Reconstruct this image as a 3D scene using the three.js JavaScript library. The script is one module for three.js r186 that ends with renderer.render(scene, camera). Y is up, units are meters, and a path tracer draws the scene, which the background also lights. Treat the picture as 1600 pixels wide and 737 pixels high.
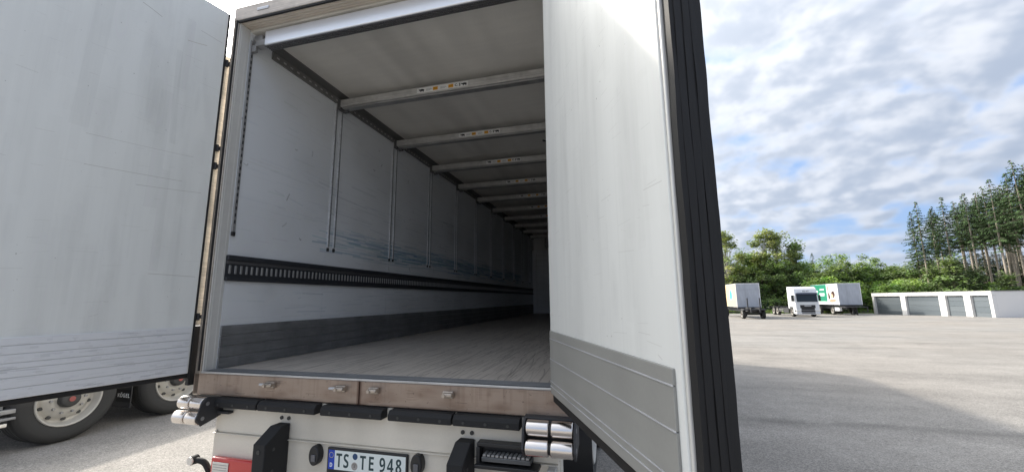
import * as THREE from 'three';
import { RoundedBoxGeometry } from 'three/addons/geometries/RoundedBoxGeometry.js';
import { mergeGeometries } from 'three/addons/utils/BufferGeometryUtils.js';
import { createNoise2D } from 'simplex-noise';

// ------------------------------------------------------------------ camera, sky, sun, exposure
const scene = new THREE.Scene();
const camera = new THREE.PerspectiveCamera(61.46, 1024 / 471, 0.05, 3000);
camera.position.set(1.53, 1.72, 2.17);
camera.up.set(0.0492, 0.98744, 0.15013);
camera.lookAt(1.53 - 0.252548, 1.72 + 0.157723, 2.17 - 0.954643);
scene.add(camera);

const renderer = new THREE.WebGLRenderer({ antialias: true });
renderer.toneMapping = THREE.LinearToneMapping;
renderer.toneMappingExposure = 2.4;
renderer.shadowMap.enabled = true;

const SUN = new THREE.Vector3(-1.3, 1, -0.715).normalize();
const sun = new THREE.DirectionalLight(new THREE.Color(1, 0.92, 0.80), 2.0);
sun.position.copy(SUN).multiplyScalar(120);
sun.castShadow = true;
sun.shadow.radius = 4;
sun.shadow.mapSize.set(4096, 4096);
Object.assign(sun.shadow.camera, { left: -110, right: 110, top: 110, bottom: -110, near: 1, far: 400 });
scene.add(sun, sun.target);

function rng(seed) {
  let s = seed | 0;
  return () => { s = (s + 0x6d2b79f5) | 0; let t = Math.imul(s ^ (s >>> 15), 1 | s); t = (t + Math.imul(t ^ (t >>> 7), 61 | t)) ^ t; return ((t ^ (t >>> 14)) >>> 0) / 4294967296; };
}
const clamp = (x, a = 0, b = 1) => Math.min(b, Math.max(a, x));
const smooth = (a, b, x) => { const t = clamp((x - a) / (b - a)); return t * t * (3 - 2 * t); };
const mix = (a, b, t) => a + (b - a) * t;
const n2 = createNoise2D(rng(11)), n2b = createNoise2D(rng(23));
function fbm(x, y, oct, f = n2, gain = 0.5) { let a = 1, s = 0, t = 0; for (let i = 0; i < oct; i++) { s += a * f(x, y); t += a; x *= 2.03; y *= 2.03; a *= gain; } return s / t; }

{ // broken altocumulus over pale blue, thin and bright round the sun
  const W = 2048, H = 1024, data = new Float32Array(W * H * 4);
  for (let j = 0; j < H; j++) {
    const el = ((j + 0.5) / H - 0.5) * Math.PI, y = Math.sin(el), ce = Math.cos(el);
    for (let i = 0; i < W; i++) {
      const az = ((i + 0.5) / W - 0.5) * 2 * Math.PI, x = Math.cos(az) * ce, z = Math.sin(az) * ce, k = (j * W + i) * 4;
      let r, g, b;
      const up = Math.max(y, 0), hz = Math.pow(1 - up, 4);
      r = mix(0.095, 0.235, hz); g = mix(0.19, 0.325, hz); b = mix(0.38, 0.46, hz);
      if (y > -0.02) {
        const q = 1 / (up + 0.27), px = x * q, pz = z * q;
        const u = px * 0.82 + pz * 0.57, v = -px * 0.57 + pz * 0.82;        // rows of cloud lie across the yard
        const wx = fbm(u * 0.8 + 7, v * 0.8, 3, n2b) * 0.20, wy = fbm(u * 0.8, v * 0.8 + 19, 3, n2b) * 0.20;
        const big = fbm(u * 0.8 + wx, v * 1.0 + wy, 3), mu = u * 3.1 + wx * 1.2, mv = v * 3.0 + wy * 1.2, mid = fbm(mu + 3, mv, 7, n2b, 0.56);
        const d = 0.52 * big + 0.62 * mid + 0.31;
        const cov = smooth(-0.15, 0.35, d);
        const puff = fbm(mu + 3.10, mv - 0.16, 6, n2b, 0.55) - mid;   // side of each puff turned to the sun
        const lit = 1 / (1 + Math.exp(-3.6 * (-0.50 * (big * 0.8 + mid * 0.5) + puff * 1.3 + 0.16 * fbm(u * 9, v * 11, 4))));
        const cr = mix(0.20, 0.40, lit), cg = mix(0.232, 0.412, lit), cb = mix(0.288, 0.438, lit);
        const a = cov * mix(0.96, 0.7, hz);
        r = mix(r, cr, a); g = mix(g, cg, a); b = mix(b, cb, a);
        const rise = 0.80 + 0.42 * up; r *= rise; g *= rise; b *= rise;      // a clouded sky is brighter overhead than low down
        const c = x * SUN.x + y * SUN.y + z * SUN.z, ang = Math.acos(clamp(c, -1, 1));
        const glow = 5.0 * Math.exp(-ang * ang / 0.08) + 1.9 * Math.exp(-Math.pow(ang / 0.55, 1.5));
        r += glow; g += glow * 0.97; b += glow * 0.9;
      } else { r = 0.22; g = 0.22; b = 0.21; }
      data[k] = r; data[k + 1] = g; data[k + 2] = b; data[k + 3] = 1;
    }
  }
  const t = new THREE.DataTexture(data, W, H, THREE.RGBAFormat, THREE.FloatType);
  t.mapping = THREE.EquirectangularReflectionMapping; t.magFilter = THREE.LinearFilter; t.minFilter = THREE.LinearFilter;
  t.wrapS = THREE.RepeatWrapping; t.needsUpdate = true;
  scene.background = t; scene.environment = t;
}

// ------------------------------------------------------------------ helpers
const taken = {};
function numbered(name) { const k = taken[name] = (taken[name] ?? -1) + 1; return k ? name + '_' + String(k).padStart(3, '0') : name; }
function tag(o, label, category, group, kind) {
  if (label) o.userData.label = label; if (category) o.userData.category = category;
  if (group) o.userData.group = group; if (kind) o.userData.kind = kind; return o;
}
function thing(name, label, category, [x, y, z] = [0, 0, 0], turn = 0, group) {
  const o = new THREE.Group(); o.name = numbered(name); o.position.set(x, y, z); o.rotation.y = turn; scene.add(o);
  return tag(o, label, category, group);
}
function obj(name, geos, mat, parent) {
  const g = Array.isArray(geos) ? (geos.length > 1 ? mergeGeometries(geos.map(norm)) : geos[0]) : geos;
  const m = new THREE.Mesh(g, mat); m.name = parent ? name : numbered(name); m.castShadow = m.receiveShadow = true; (parent || scene).add(m); return m;
}
function norm(g) {
  if (g.index) g = g.toNonIndexed();
  for (const k of Object.keys(g.attributes)) if (!['position', 'normal', 'uv'].includes(k)) g.deleteAttribute(k);
  return g;
}
function each(name, geos, mat, parent) { return geos.map(g => obj(name, g, mat, parent)); }
function part(name, parent) { const g = new THREE.Group(); g.name = name; parent.add(g); return g; }
function metreUV(g, ox = 0, oy = 0) {       // uv in metres by the way a face points
  const p = g.attributes.position, n = g.attributes.normal, uv = new Float32Array(p.count * 2);
  for (let i = 0; i < p.count; i++) {
    const ax = Math.abs(n.getX(i)), ay = Math.abs(n.getY(i)), az = Math.abs(n.getZ(i));
    const u = ax > ay && ax > az ? p.getZ(i) : p.getX(i), v = ay >= ax && ay >= az ? p.getZ(i) : p.getY(i);
    uv[i * 2] = u + ox; uv[i * 2 + 1] = v + oy;
  }
  g.setAttribute('uv', new THREE.BufferAttribute(uv, 2)); return g;
}
function bx(x0, x1, y0, y1, z0, z1) { const g = new THREE.BoxGeometry(x1 - x0, y1 - y0, z1 - z0); g.translate((x0 + x1) / 2, (y0 + y1) / 2, (z0 + z1) / 2); return metreUV(g); }
function rb(x0, x1, y0, y1, z0, z1, r = 0.005, s = 2) {
  const g = new RoundedBoxGeometry(x1 - x0, y1 - y0, z1 - z0, s, Math.min(r, (x1 - x0) / 2.02, (y1 - y0) / 2.02, (z1 - z0) / 2.02));
  g.translate((x0 + x1) / 2, (y0 + y1) / 2, (z0 + z1) / 2); return metreUV(g.index ? g.toNonIndexed() : g);
}
function cyl(r0, r1, h, seg, axis, x, y, z) {
  const g = new THREE.CylinderGeometry(r0, r1, h, seg); if (axis === 'x') g.rotateZ(Math.PI / 2); if (axis === 'z') g.rotateX(Math.PI / 2); g.translate(x, y, z); return g;
}
function prism(pts, z0, z1, bevel = 0) {    // outline in x,y pulled along z
  const s = new THREE.Shape(pts.map(([x, y]) => new THREE.Vector2(x, y)));
  const g = new THREE.ExtrudeGeometry(s, { depth: z1 - z0 - 2 * bevel, bevelEnabled: bevel > 0, bevelSize: bevel, bevelThickness: bevel, bevelOffset: -bevel, bevelSegments: 2 });
  g.translate(0, 0, z0 + bevel); return g;
}
function lathe(pts, seg, axis = 'x') { const g = new THREE.LatheGeometry(pts.map(([r, h]) => new THREE.Vector2(r, h)), seg); if (axis === 'x') g.rotateZ(-Math.PI / 2); return g; }
function tube(pts, r, seg = 12, rs = 8) { return new THREE.TubeGeometry(new THREE.CatmullRomCurve3(pts.map(p => new THREE.Vector3(...p))), seg, r, rs); }
function canvasTex(w, h, draw, srgb = true, repeat) {
  const c = document.createElement('canvas'); c.width = w; c.height = h; draw(c.getContext('2d'), w, h);
  const t = new THREE.CanvasTexture(c); if (srgb) t.colorSpace = THREE.SRGBColorSpace;
  t.wrapS = t.wrapT = THREE.RepeatWrapping; t.anisotropy = 8; if (repeat) t.repeat.set(...repeat); return t;
}
function noiseTex(w, h, fn, repeat, srgb = true) {   // fn(i, j) -> [r, g, b] 0..255
  const d = new Uint8Array(w * h * 4);
  for (let j = 0; j < h; j++) for (let i = 0; i < w; i++) { const c = fn(i, j), k = (j * w + i) * 4; for (let a = 0; a < 3; a++) d[k + a] = clamp(Array.isArray(c) ? c[a] : c, 0, 255); d[k + 3] = 255; }
  const t = new THREE.DataTexture(d, w, h); if (srgb) t.colorSpace = THREE.SRGBColorSpace; t.wrapS = t.wrapT = THREE.RepeatWrapping; t.magFilter = THREE.LinearFilter; t.minFilter = THREE.LinearMipmapLinearFilter; t.generateMipmaps = true;
  if (repeat) t.repeat.set(...repeat); t.needsUpdate = true; return t;
}
function grainGrid(w, h, seed, passes) {     // tiling white noise blurred by the steps in passes
  const R = rng(seed), out = new Float32Array(w * h);
  for (const [cell, amp, sx = 1, sy = 1] of passes) {
    const gw = Math.max(1, Math.round(w / cell / sx)), gh = Math.max(1, Math.round(h / cell / sy)), g = new Float32Array(gw * gh);
    for (let i = 0; i < g.length; i++) g[i] = R() - 0.5;
    for (let j = 0; j < h; j++) for (let i = 0; i < w; i++) {
      const u = i / w * gw, v = j / h * gh, a = Math.floor(u), b = Math.floor(v), fu = smooth(0, 1, u - a), fv = smooth(0, 1, v - b), a1 = (a + 1) % gw, b1 = (b + 1) % gh;
      out[j * w + i] += amp * mix(mix(g[b * gw + a], g[b * gw + a1], fu), mix(g[b1 * gw + a], g[b1 * gw + a1], fu), fv);
    }
  }
  return out;
}
const M = (r, g, b, rough = 0.6, metal = 0, extra = {}) => new THREE.MeshStandardMaterial({ color: new THREE.Color().setRGB(r, g, b), roughness: rough, metalness: metal, ...extra });
const MP = (r, g, b, rough, metal, extra) => new THREE.MeshPhysicalMaterial({ color: new THREE.Color().setRGB(r, g, b), roughness: rough, metalness: metal, ...extra });

// ------------------------------------------------------------------ materials
const gAsph = grainGrid(1024, 1024, 5, [[1.6, 1.0], [3, 0.38], [8, 0.14], [48, 0.14], [160, 0.2]]);
const asphaltMap = noiseTex(1024, 1024, (i, j) => { const v = 208 + gAsph[j * 1024 + i] * 88; return [v, v * 0.985, v * 0.965]; }, [1 / 4, 1 / 4]);
const asphaltBump = noiseTex(1024, 1024, (i, j) => 128 + gAsph[j * 1024 + i] * 120, [1 / 4, 1 / 4], false);
const gPaint = grainGrid(512, 512, 8, [[2, 0.10], [30, 0.35, 1, 6], [90, 0.45, 1, 2.5], [9, 0.12, 6, 1]]);
const dirtMap = noiseTex(512, 512, (i, j) => { const v = 238 + gPaint[j * 512 + i] * 40; return [v, v, v]; }, [1 / 1.7, 1 / 1.7]);
const dirtRough = noiseTex(512, 512, (i, j) => 165 + gPaint[j * 512 + i] * 120, [1 / 1.7, 1 / 1.7], false);
const gBrush = grainGrid(512, 512, 9, [[1, 0.4, 60, 1], [2, 0.3, 120, 1], [60, 0.5], [14, 0.25]]);
const brushMap = noiseTex(512, 512, (i, j) => { const v = 215 + gBrush[j * 512 + i] * 70; return [v, v, v]; }, [1, 1]);
const brushRough = noiseTex(512, 512, (i, j) => 175 + gBrush[j * 512 + i] * 110, [1, 1], false);

const mat = {
  panel: M(0.84, 0.85, 0.86, 0.45, 0, { map: dirtMap }),
  ceiling: M(0.74, 0.715, 0.665, 0.6, 0, { map: dirtMap }),
  outer: MP(0.83, 0.83, 0.82, 0.35, 0, { map: dirtMap, clearcoat: 0.3 }),
  cream: MP(0.82, 0.76, 0.65, 0.42, 0, { map: dirtMap, clearcoat: 0.25, clearcoatRoughness: 0.3 }),
  stainless: M(0.66, 0.585, 0.51, 0.55, 0.75, { map: brushMap, roughnessMap: brushRough }),
  jamb: M(0.70, 0.69, 0.66, 0.5, 0.1, { map: dirtMap }),
  soffit: M(0.66, 0.59, 0.51, 0.6, 0.1, { map: dirtMap }),
  alu: M(0.74, 0.73, 0.71, 0.5, 0.4, { map: brushMap, roughnessMap: brushRough }),
  aluBright: M(0.86, 0.87, 0.90, 0.4, 0.4, { map: brushMap }),
  beamAlu: M(0.80, 0.79, 0.77, 0.38, 0.55, { map: brushMap }),
  aluDull: M(0.46, 0.46, 0.46, 0.6, 0.5, { map: brushMap, roughnessMap: brushRough }),
  aluGrey: M(0.365, 0.365, 0.345, 0.5, 0.15, { map: dirtMap }),
  skirting: M(0.27, 0.275, 0.28, 0.55, 0.3, { map: brushMap }),
  darkRail: M(0.045, 0.048, 0.055, 0.5, 0.4),
  cornerRail: M(0.13, 0.128, 0.125, 0.5, 0.3), cornerStrip: M(0.26, 0.255, 0.25, 0.5, 0.3, { map: brushMap }),
  greyRail: M(0.13, 0.13, 0.135, 0.5, 0.5),
  chrome: M(0.82, 0.765, 0.72, 0.2, 1),
  rubber: M(0.014, 0.014, 0.015, 0.75, 0, { bumpMap: dirtRough, bumpScale: 0.0008 }),
  seal: M(0.010, 0.0095, 0.010, 0.7, 0, { map: dirtMap }),
  black: M(0.02, 0.02, 0.021, 0.45),
  tyre: M(0.040, 0.039, 0.037, 0.85, 0, { map: dirtMap }),
  rim: M(0.50, 0.475, 0.425, 0.55, 0.15, { map: dirtMap }),
  hub: M(0.045, 0.045, 0.043, 0.6), hubRed: M(0.30, 0.08, 0.07, 0.5),
  frame: M(0.045, 0.045, 0.048, 0.6, 0.2), underside: M(0.10, 0.10, 0.10, 0.8),
  red: MP(0.55, 0.02, 0.02, 0.22, 0, { clearcoat: 0.8 }), lens: MP(0.75, 0.70, 0.62, 0.2, 0, { clearcoat: 0.8 }), amber: MP(0.7, 0.25, 0.02, 0.25, 0, { clearcoat: 0.6 }),
};

// ------------------------------------------------------------------ ground
function groundY(x, z) {
  return -0.70 * smooth(0, 1, clamp((-z - 4) / 50)) * 1 + 0.28 * smooth(22, 34, x) * smooth(-64, -48, z);
}
{
  const axis = (spans) => { const a = []; for (const [from, to, step] of spans) { const n = Math.max(1, Math.round((to - from) / step)); for (let i = 0; i < n; i++) a.push(from + (to - from) * i / n); } a.push(spans[spans.length - 1][1]); return a; };
  const xs = axis([[-900, -60, 120], [-60, -14, 2], [-14, 16, 0.12], [16, 46, 0.5], [46, 80, 3], [80, 900, 120]]);
  const zs = axis([[-64.5, -30, 0.5], [-30, -13, 0.25], [-13, 6, 0.12], [6, 60, 4], [60, 900, 120]]);
  const pos = [], uv = [], col = [], idx = [];
  const tracks = [ // worn tyre lines: [x0,z0, x1,z1, bend, width, strength]
    [-4, -4.6, 30, -4.5, 0.1, 0.12, 0.22], [0, -13.5, 60, -18, -1.2, 0.30, 0.13], [0, -15.4, 60, -21, -1.4, 0.3, 0.10], [3, -21, 55, -25, 1.5, 0.35, 0.10],
    [5, -27, 60, -33, 2, 0.5, 0.10], [6, -36, 60, -40, -2, 0.6, 0.09], [4, -9.6, 40, -11, 1, 0.22, 0.08], [7, -2.3, 40, -9, 1.6, 0.28, 0.12], [2, -6.9, 18, -7.3, 0.3, 0.14, 0.07], [8, -47, 40, -46, 1, 0.6, 0.08],
  ];
  for (const z of zs) for (const x of xs) {
    pos.push(x, groundY(x, z), z); uv.push(x, z);
    let s = 1 + 0.13 * fbm(x * 0.16, z * 0.28, 4) + 0.08 * fbm(x * 0.7, z * 1.6, 3, n2b) + 0.09 * fbm(x * 0.05, z * 0.9, 3) - 0.16 * smooth(0.45, 0.7, fbm(x * 0.45 + 40, z * 0.6, 4, n2b));
    for (const [x0, z0, x1, z1, bend, w, k] of tracks) {
      const t = (x - x0) / (x1 - x0); if (t < 0 || t > 1) continue;
      const dz = z - (mix(z0, z1, t) + bend * 4 * t * (1 - t) + 0.08 * n2(x * 0.3, z0)), e = Math.exp(-dz * dz / (w * w));
      s -= 2.0 * k * e * (0.65 + 0.35 * n2b(x * 1.1, z0 * 3));
    }
    const warm = 1 + 0.03 * fbm(x * 0.08, z * 0.08, 2, n2b);
    col.push(0.36 * s * warm, 0.347 * s, 0.329 * s / warm);
  }
  const W = xs.length;
  for (let j = 0; j < zs.length - 1; j++) for (let i = 0; i < W - 1; i++) { const a = j * W + i; idx.push(a, a + W, a + 1, a + 1, a + W, a + W + 1); }
  const g = new THREE.BufferGeometry();
  g.setAttribute('position', new THREE.Float32BufferAttribute(pos, 3)); g.setAttribute('uv', new THREE.Float32BufferAttribute(uv, 2)); g.setAttribute('color', new THREE.Float32BufferAttribute(col, 3));
  g.setIndex(idx); g.computeVertexNormals();
  tag(obj('asphalt_yard', g, new THREE.MeshStandardMaterial({ vertexColors: true, map: asphaltMap, bumpMap: asphaltBump, bumpScale: 0.004, roughness: 0.92 })), 'pale worn asphalt of the lorry yard with faint tyre lines', null, null, 'structure');
}

// ------------------------------------------------------------------ the open trailer
const ZF = -11.2, XI = 1.24, YF = 1.252, YC = 3.87;
const trailer = thing('box_trailer', 'white refrigerated box trailer with both rear doors swung open', 'trailer');
function wheel(parent, x, y, z, side, r = 0.52, w = 0.36) {     // side: +1 faces +x
  const g = part('wheel', parent); g.position.set(x, y, z); g.rotation.y = side > 0 ? 0 : Math.PI;
  const t = [[0.30, -w / 2 + 0.02], [0.40, -w / 2], [0.475, -w / 2 + 0.01], [0.512, -w / 2 + 0.05]];
  for (let k = 0; k < 4; k++) { const a = -w / 2 + 0.06 + k * (w - 0.12) / 4, b = a + (w - 0.12) / 4; t.push([0.52, a], [0.52, b - 0.016], [0.506, b - 0.013], [0.506, b - 0.003]); }
  t.push([0.512, w / 2 - 0.05], [0.475, w / 2 - 0.01], [0.44, w / 2 - 0.002], [0.40, w / 2], [0.345, w / 2 - 0.006], [0.33, w / 2 - 0.02]);
  obj('tyre', lathe(t.map(([a, b]) => [a * r / 0.52, b]), 56), mat.tyre, g);
  const rimShape = lathe([[0.332, w / 2 - 0.02], [0.330, w / 2 - 0.004], [0.318, w / 2 + 0.002], [0.305, w / 2 - 0.015], [0.288, w / 2 - 0.09], [0.268, w / 2 - 0.12], [0.24, w / 2 - 0.095], [0.20, w / 2 - 0.062], [0.14, w / 2 - 0.052], [0.135, w / 2 - 0.06], [0.0, w / 2 - 0.06]].map(([a, b]) => [a * r / 0.52, b]), 48);
  const rim = obj('rim', rimShape, mat.rim, g);
  const holes = [], nuts = [];
  for (let k = 0; k < 10; k++) { const a = k / 10 * Math.PI * 2; const h = cyl(0.022, 0.022, 0.03, 12, 'x', w / 2 - 0.1, Math.cos(a) * 0.243, Math.sin(a) * 0.243); holes.push(h); const c = a + 0.314; nuts.push(cyl(0.014, 0.016, 0.03, 6, 'x', w / 2 - 0.042, Math.cos(c) * 0.168, Math.sin(c) * 0.168)); }
  tag(obj('rim_hole', holes, mat.hub, g), null, null, null, 'stuff'); tag(obj('wheel_nut', nuts, mat.aluDull, g), null, null, null, 'stuff');
  const hub = lathe([[0.105, w / 2 - 0.06], [0.10, w / 2 + 0.0], [0.085, w / 2 + 0.015], [0.05, w / 2 + 0.02], [0.0, w / 2 + 0.02]], 28);
  obj('hub', hub, mat.hub, g); obj('hub_cap', cyl(0.026, 0.032, 0.012, 20, 'x', w / 2 + 0.024, 0, 0), mat.hubRed, g);
  return g;
}
{
  // body shell
  const leftMap = canvasTex(2048, 512, (c, w, h) => {           // v: 2.618 m, u: 11.2 m
    c.fillStyle = '#e9ebed'; c.fillRect(0, 0, w, h);
    const R = rng(31), mx = w / 11.2, my = h / 2.618, Y = (y) => h - (y - YF) * my, X = (z) => -z * mx;
    for (let k = 0; k < 1500; k++) { const z = -R() * 11.2, y = YF + 0.3 + R() * 2.2; c.fillStyle = `rgba(${90 + R() * 60},${95 + R() * 60},${100 + R() * 60},${R() * 0.10})`; c.fillRect(X(z), Y(y), 3 + R() * 60, 0.6 + R() * 1.6); }
    for (let k = 0; k < 900; k++) {                               // blue paint dragged along the wall
      const z = -0.9 - Math.pow(R(), 0.8) * 8, y = 2.31 + (R() + R() + R() - 1.5) * 0.15 + 0.02 * Math.sin(z * 3), l = 12 + R() * 130;
      c.strokeStyle = `rgba(${40 + R() * 40},${95 + R() * 40},${130 + R() * 45},${0.06 + R() * 0.32})`; c.lineWidth = 0.6 + R() * R() * 4.0;
      c.beginPath(); c.moveTo(X(z), Y(y)); c.lineTo(X(z) + l, Y(y) + (R() - 0.45) * 7); c.stroke();
    }
    for (let k = 0; k < 170; k++) { const z = -0.4 - R() * 9, y = 2.35 + R() * 0.75, l = 10 + R() * 110; c.strokeStyle = `rgba(70,88,104,${0.04 + R() * 0.15})`; c.lineWidth = 0.5 + R() * R() * 3; c.beginPath(); c.moveTo(X(z), Y(y)); c.lineTo(X(z) + l, Y(y) + R() * 9 - 2); c.stroke(); }
    for (let k = 0; k < 150; k++) { const z = -0.2 - R() * 9, y = 1.56 + R() * 0.3, l = 6 + R() * 60; c.strokeStyle = `rgba(60,85,105,${0.05 + R() * 0.2})`; c.lineWidth = 0.5 + R() * 1.3; c.beginPath(); c.moveTo(X(z), Y(y)); c.lineTo(X(z) + l, Y(y) + R() * 4 - 2); c.stroke(); }
    for (let k = 0; k < 260; k++) { const x = R() * w, y = R() * h, q = 10 + R() * 70, g = c.createRadialGradient(x, y, 0, x, y, q), a = R() * 0.07; g.addColorStop(0, `rgba(96,96,92,${a})`); g.addColorStop(1, 'rgba(96,96,92,0)'); c.fillStyle = g; c.fillRect(x - q, y - q, 2 * q, 2 * q); }
    for (let k = 0; k < 60; k++) { const z = -0.1 - R() * 8, y = 2.1 + R() * 1.6; c.strokeStyle = `rgba(60,60,62,${0.15 + R() * 0.35})`; c.lineWidth = 0.8 + R(); c.beginPath(); c.moveTo(X(z), Y(y)); c.quadraticCurveTo(X(z) + R() * 8 - 4, Y(y) + R() * 10, X(z) + R() * 16 - 8, Y(y) + R() * 14); c.stroke(); }
  });
  const wallMat = M(0.85, 0.86, 0.875, 0.4, 0, { map: leftMap });
  const wallUV = (g, s) => { const p = g.attributes.position, u = g.attributes.uv; for (let i = 0; i < p.count; i++) u.setXY(i, -p.getZ(i) / 11.2 + (s > 0 ? 0.37 : 0), (p.getY(i) - YF) / (YC - YF)); return g; };
  const seams = [0, -1.1, -2.2, -3.3, -4.35, -5.4, -6.45, -7.5, -8.55, -9.6, -10.6, -11.2];
  for (const s of [-1, 1]) {
    const w = part('side_wall', trailer);
    obj('outer_skin', bx(s > 0 ? XI + 0.012 : -1.30, s > 0 ? 1.30 : -XI - 0.012, 1.10, 3.98, ZF - 0.08, -0.1), mat.outer, w);
    for (let i = 0; i < seams.length - 1; i++) {
      const z0 = seams[i + 1] + 0.0015, z1 = (i ? seams[i] : -0.1) - 0.0015;
      obj('wall_panel', wallUV(bx(s > 0 ? XI : -XI - 0.0115, s > 0 ? XI + 0.0115 : -XI, YF - 0.02, YC + 0.03, z0, z1), s), wallMat, w);
    }
    const sk = part('skirting', trailer);
    for (const [y0, y1] of [[1.255, 1.33], [1.333, 1.405], [1.408, 1.48], [1.483, 1.552]]) obj('skirting_board', rb(s > 0 ? XI - 0.013 : -XI, s > 0 ? XI : -XI + 0.013, y0, y1, ZF, -0.102, 0.004), mat.skirting, sk);
    // lashing rail with a row of slots
    const rail = part('lashing_rail', trailer), xa = s * XI, xb = s * (XI - 0.004), sx = (a, b) => [Math.min(s * a, s * b), Math.max(s * a, s * b)];
    obj('backing', bx(...sx(XI, XI - 0.006), 1.875, 2.06, ZF, -0.09), mat.darkRail, rail);
    obj('lip', rb(...sx(XI - 0.006, XI - 0.024), 2.025, 2.062, ZF, -0.09, 0.004), mat.darkRail, rail);
    obj('lip', rb(...sx(XI - 0.006, XI - 0.024), 1.872, 1.90, ZF, -0.09, 0.004), mat.darkRail, rail);
    obj('lip', rb(...sx(XI - 0.006, XI - 0.012), 2.000, 2.022, ZF, -0.09, 0.002), mat.greyRail, rail);
    const teeth = [];
    for (let z = -0.12; z > ZF + 0.05; z -= 0.046) { teeth.push(rb(...sx(XI - 0.006, XI - 0.014), 1.925, 1.988, z - 0.009, z + 0.009, 0.004, 1)); }
    tag(obj('rail_tooth', teeth, mat.aluDull, rail), null, null, null, 'stuff');
    // rail in the corner of the ceiling
    const cr = part('ceiling_rail', trailer);
    obj('rail_bevel', prism(s < 0 ? [[-XI, 3.83], [-XI + 0.012, 3.83], [-1.165, 3.862], [-1.165, YC], [-XI, YC]] : [[XI, 3.83], [XI, YC], [1.165, YC], [1.165, 3.862], [XI - 0.012, 3.83]], ZF, -0.31), mat.cornerRail, cr);
    obj('rail_strip', bx(...sx(XI, XI - 0.016), 3.765, 3.829, ZF, -0.31), mat.cornerStrip, cr);
    const holes = []; for (let z = -0.36; z > ZF + 0.1; z -= 0.075) holes.push(rb(...sx(XI - 0.016, XI - 0.0185), 3.79, 3.803, z - 0.014, z + 0.014, 0.005, 1));
    tag(obj('rail_slot', holes, mat.alu, cr), null, null, null, 'stuff');
  }
  obj('roof', bx(-1.30, 1.30, YC + 0.032, 3.985, ZF - 0.08, -0.1), mat.outer, trailer);
  const cl = part('ceiling', trailer);
  const cs = [-0.1, -3.2, -6.3, -9.4, -11.2]; for (let i = 0; i < 4; i++) obj('ceiling_panel', bx(-XI + 0.001, XI - 0.001, YC, YC + 0.03, cs[i + 1] + 0.002, cs[i] - 0.002), mat.ceiling, cl);
  // floor
  const floorMap = canvasTex(1024, 2048, (c, w, h) => {
    c.fillStyle = '#d3cdc6'; c.fillRect(0, 0, w, h); const R = rng(77);
    for (let k = 0; k < 5200; k++) {
      const x = R() * w, y = R() * h, l = 20 + R() * R() * 420, d = R() < 0.55; c.strokeStyle = d ? `rgba(52,46,42,${0.05 + R() * 0.26})` : `rgba(238,234,226,${0.04 + R() * 0.22})`;
      c.lineWidth = 0.8 + R() * 3.4; c.beginPath(); c.moveTo(x, y); c.quadraticCurveTo(x + (R() - 0.5) * 16, y + l / 2, x + (R() - 0.6) * 40 * l / 200, y + l); c.stroke();
    }
    for (let k = 0; k < 500; k++) { const x = R() * w, y = R() * h; c.strokeStyle = `rgba(70,62,56,${R() * 0.14})`; c.lineWidth = 1 + R() * 2; c.beginPath(); c.moveTo(x, y); c.lineTo(x + (R() - 0.5) * 60, y + 40 + R() * 260); c.stroke(); }
    for (let k = 0; k < 300; k++) { const x = R() * w, y = R() * h, r = 8 + R() * 60, g = c.createRadialGradient(x, y, 0, x, y, r); g.addColorStop(0, `rgba(70,62,54,${0.10 * R()})`); g.addColorStop(1, 'rgba(70,62,54,0)'); c.fillStyle = g; c.fillRect(x - r, y - r, 2 * r, 2 * r); }
  }, true, [1 / 2.48, 1 / 5]);
  const floorMat = M(0.80, 0.775, 0.745, 0.45, 0, { map: floorMap });
  obj('floor', bx(-XI, XI, 1.13, YF, ZF, -0.13), floorMat, trailer);
  const th = part('threshold', trailer);
  obj('threshold_plate', bx(-XI, XI, 1.13, YF + 0.003, -0.1295, -0.012), mat.greyRail, th);
  for (let k = 0; k < 8; k++) obj('grip_rib', rb(-XI + 0.01, XI - 0.01, YF + 0.0032, YF + 0.007, -0.124 + k * 0.013, -0.117 + k * 0.013, 0.002, 1), mat.skirting, th);
  // front bulkhead with boards
  obj('front_wall', bx(-1.30, 1.30, 1.10, 3.98, ZF - 0.16, ZF - 0.081), mat.outer, trailer);
  const bh = part('bulkhead', trailer);
  each('bulkhead_frame', [bx(-XI, -1.10, YF, 3.34, ZF + 0.16, ZF + 0.24), bx(1.10, XI, YF, 3.34, ZF + 0.16, ZF + 0.24), bx(-1.10, 1.10, 3.22, 3.34, ZF + 0.16, ZF + 0.24), bx(-1.10, 1.10, YF, 1.5, ZF + 0.16, ZF + 0.23)], mat.panel, bh);
  for (let k = 0; k < 9; k++) obj('bulkhead_board', rb(-1.10, 1.10, 1.505 + k * 0.19, 1.69 + k * 0.19, ZF + 0.15, ZF + 0.21, 0.01), mat.panel, bh);
  obj('air_duct', rb(-0.8, 0.8, 3.42, 3.86, ZF, ZF + 0.3, 0.03), mat.aluDull, trailer);
  const fu = part('cooling_unit', trailer);
  obj('unit_housing', rb(-1.0, 1.0, 2.0, 3.9, ZF - 0.62, ZF - 0.161, 0.06, 3), mat.outer, fu);
  obj('unit_grille', rb(-0.8, 0.8, 2.1, 2.7, ZF - 0.66, ZF - 0.62, 0.02), mat.black, fu);

  // rear frame
  const fr = part('rear_frame', trailer);
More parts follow.
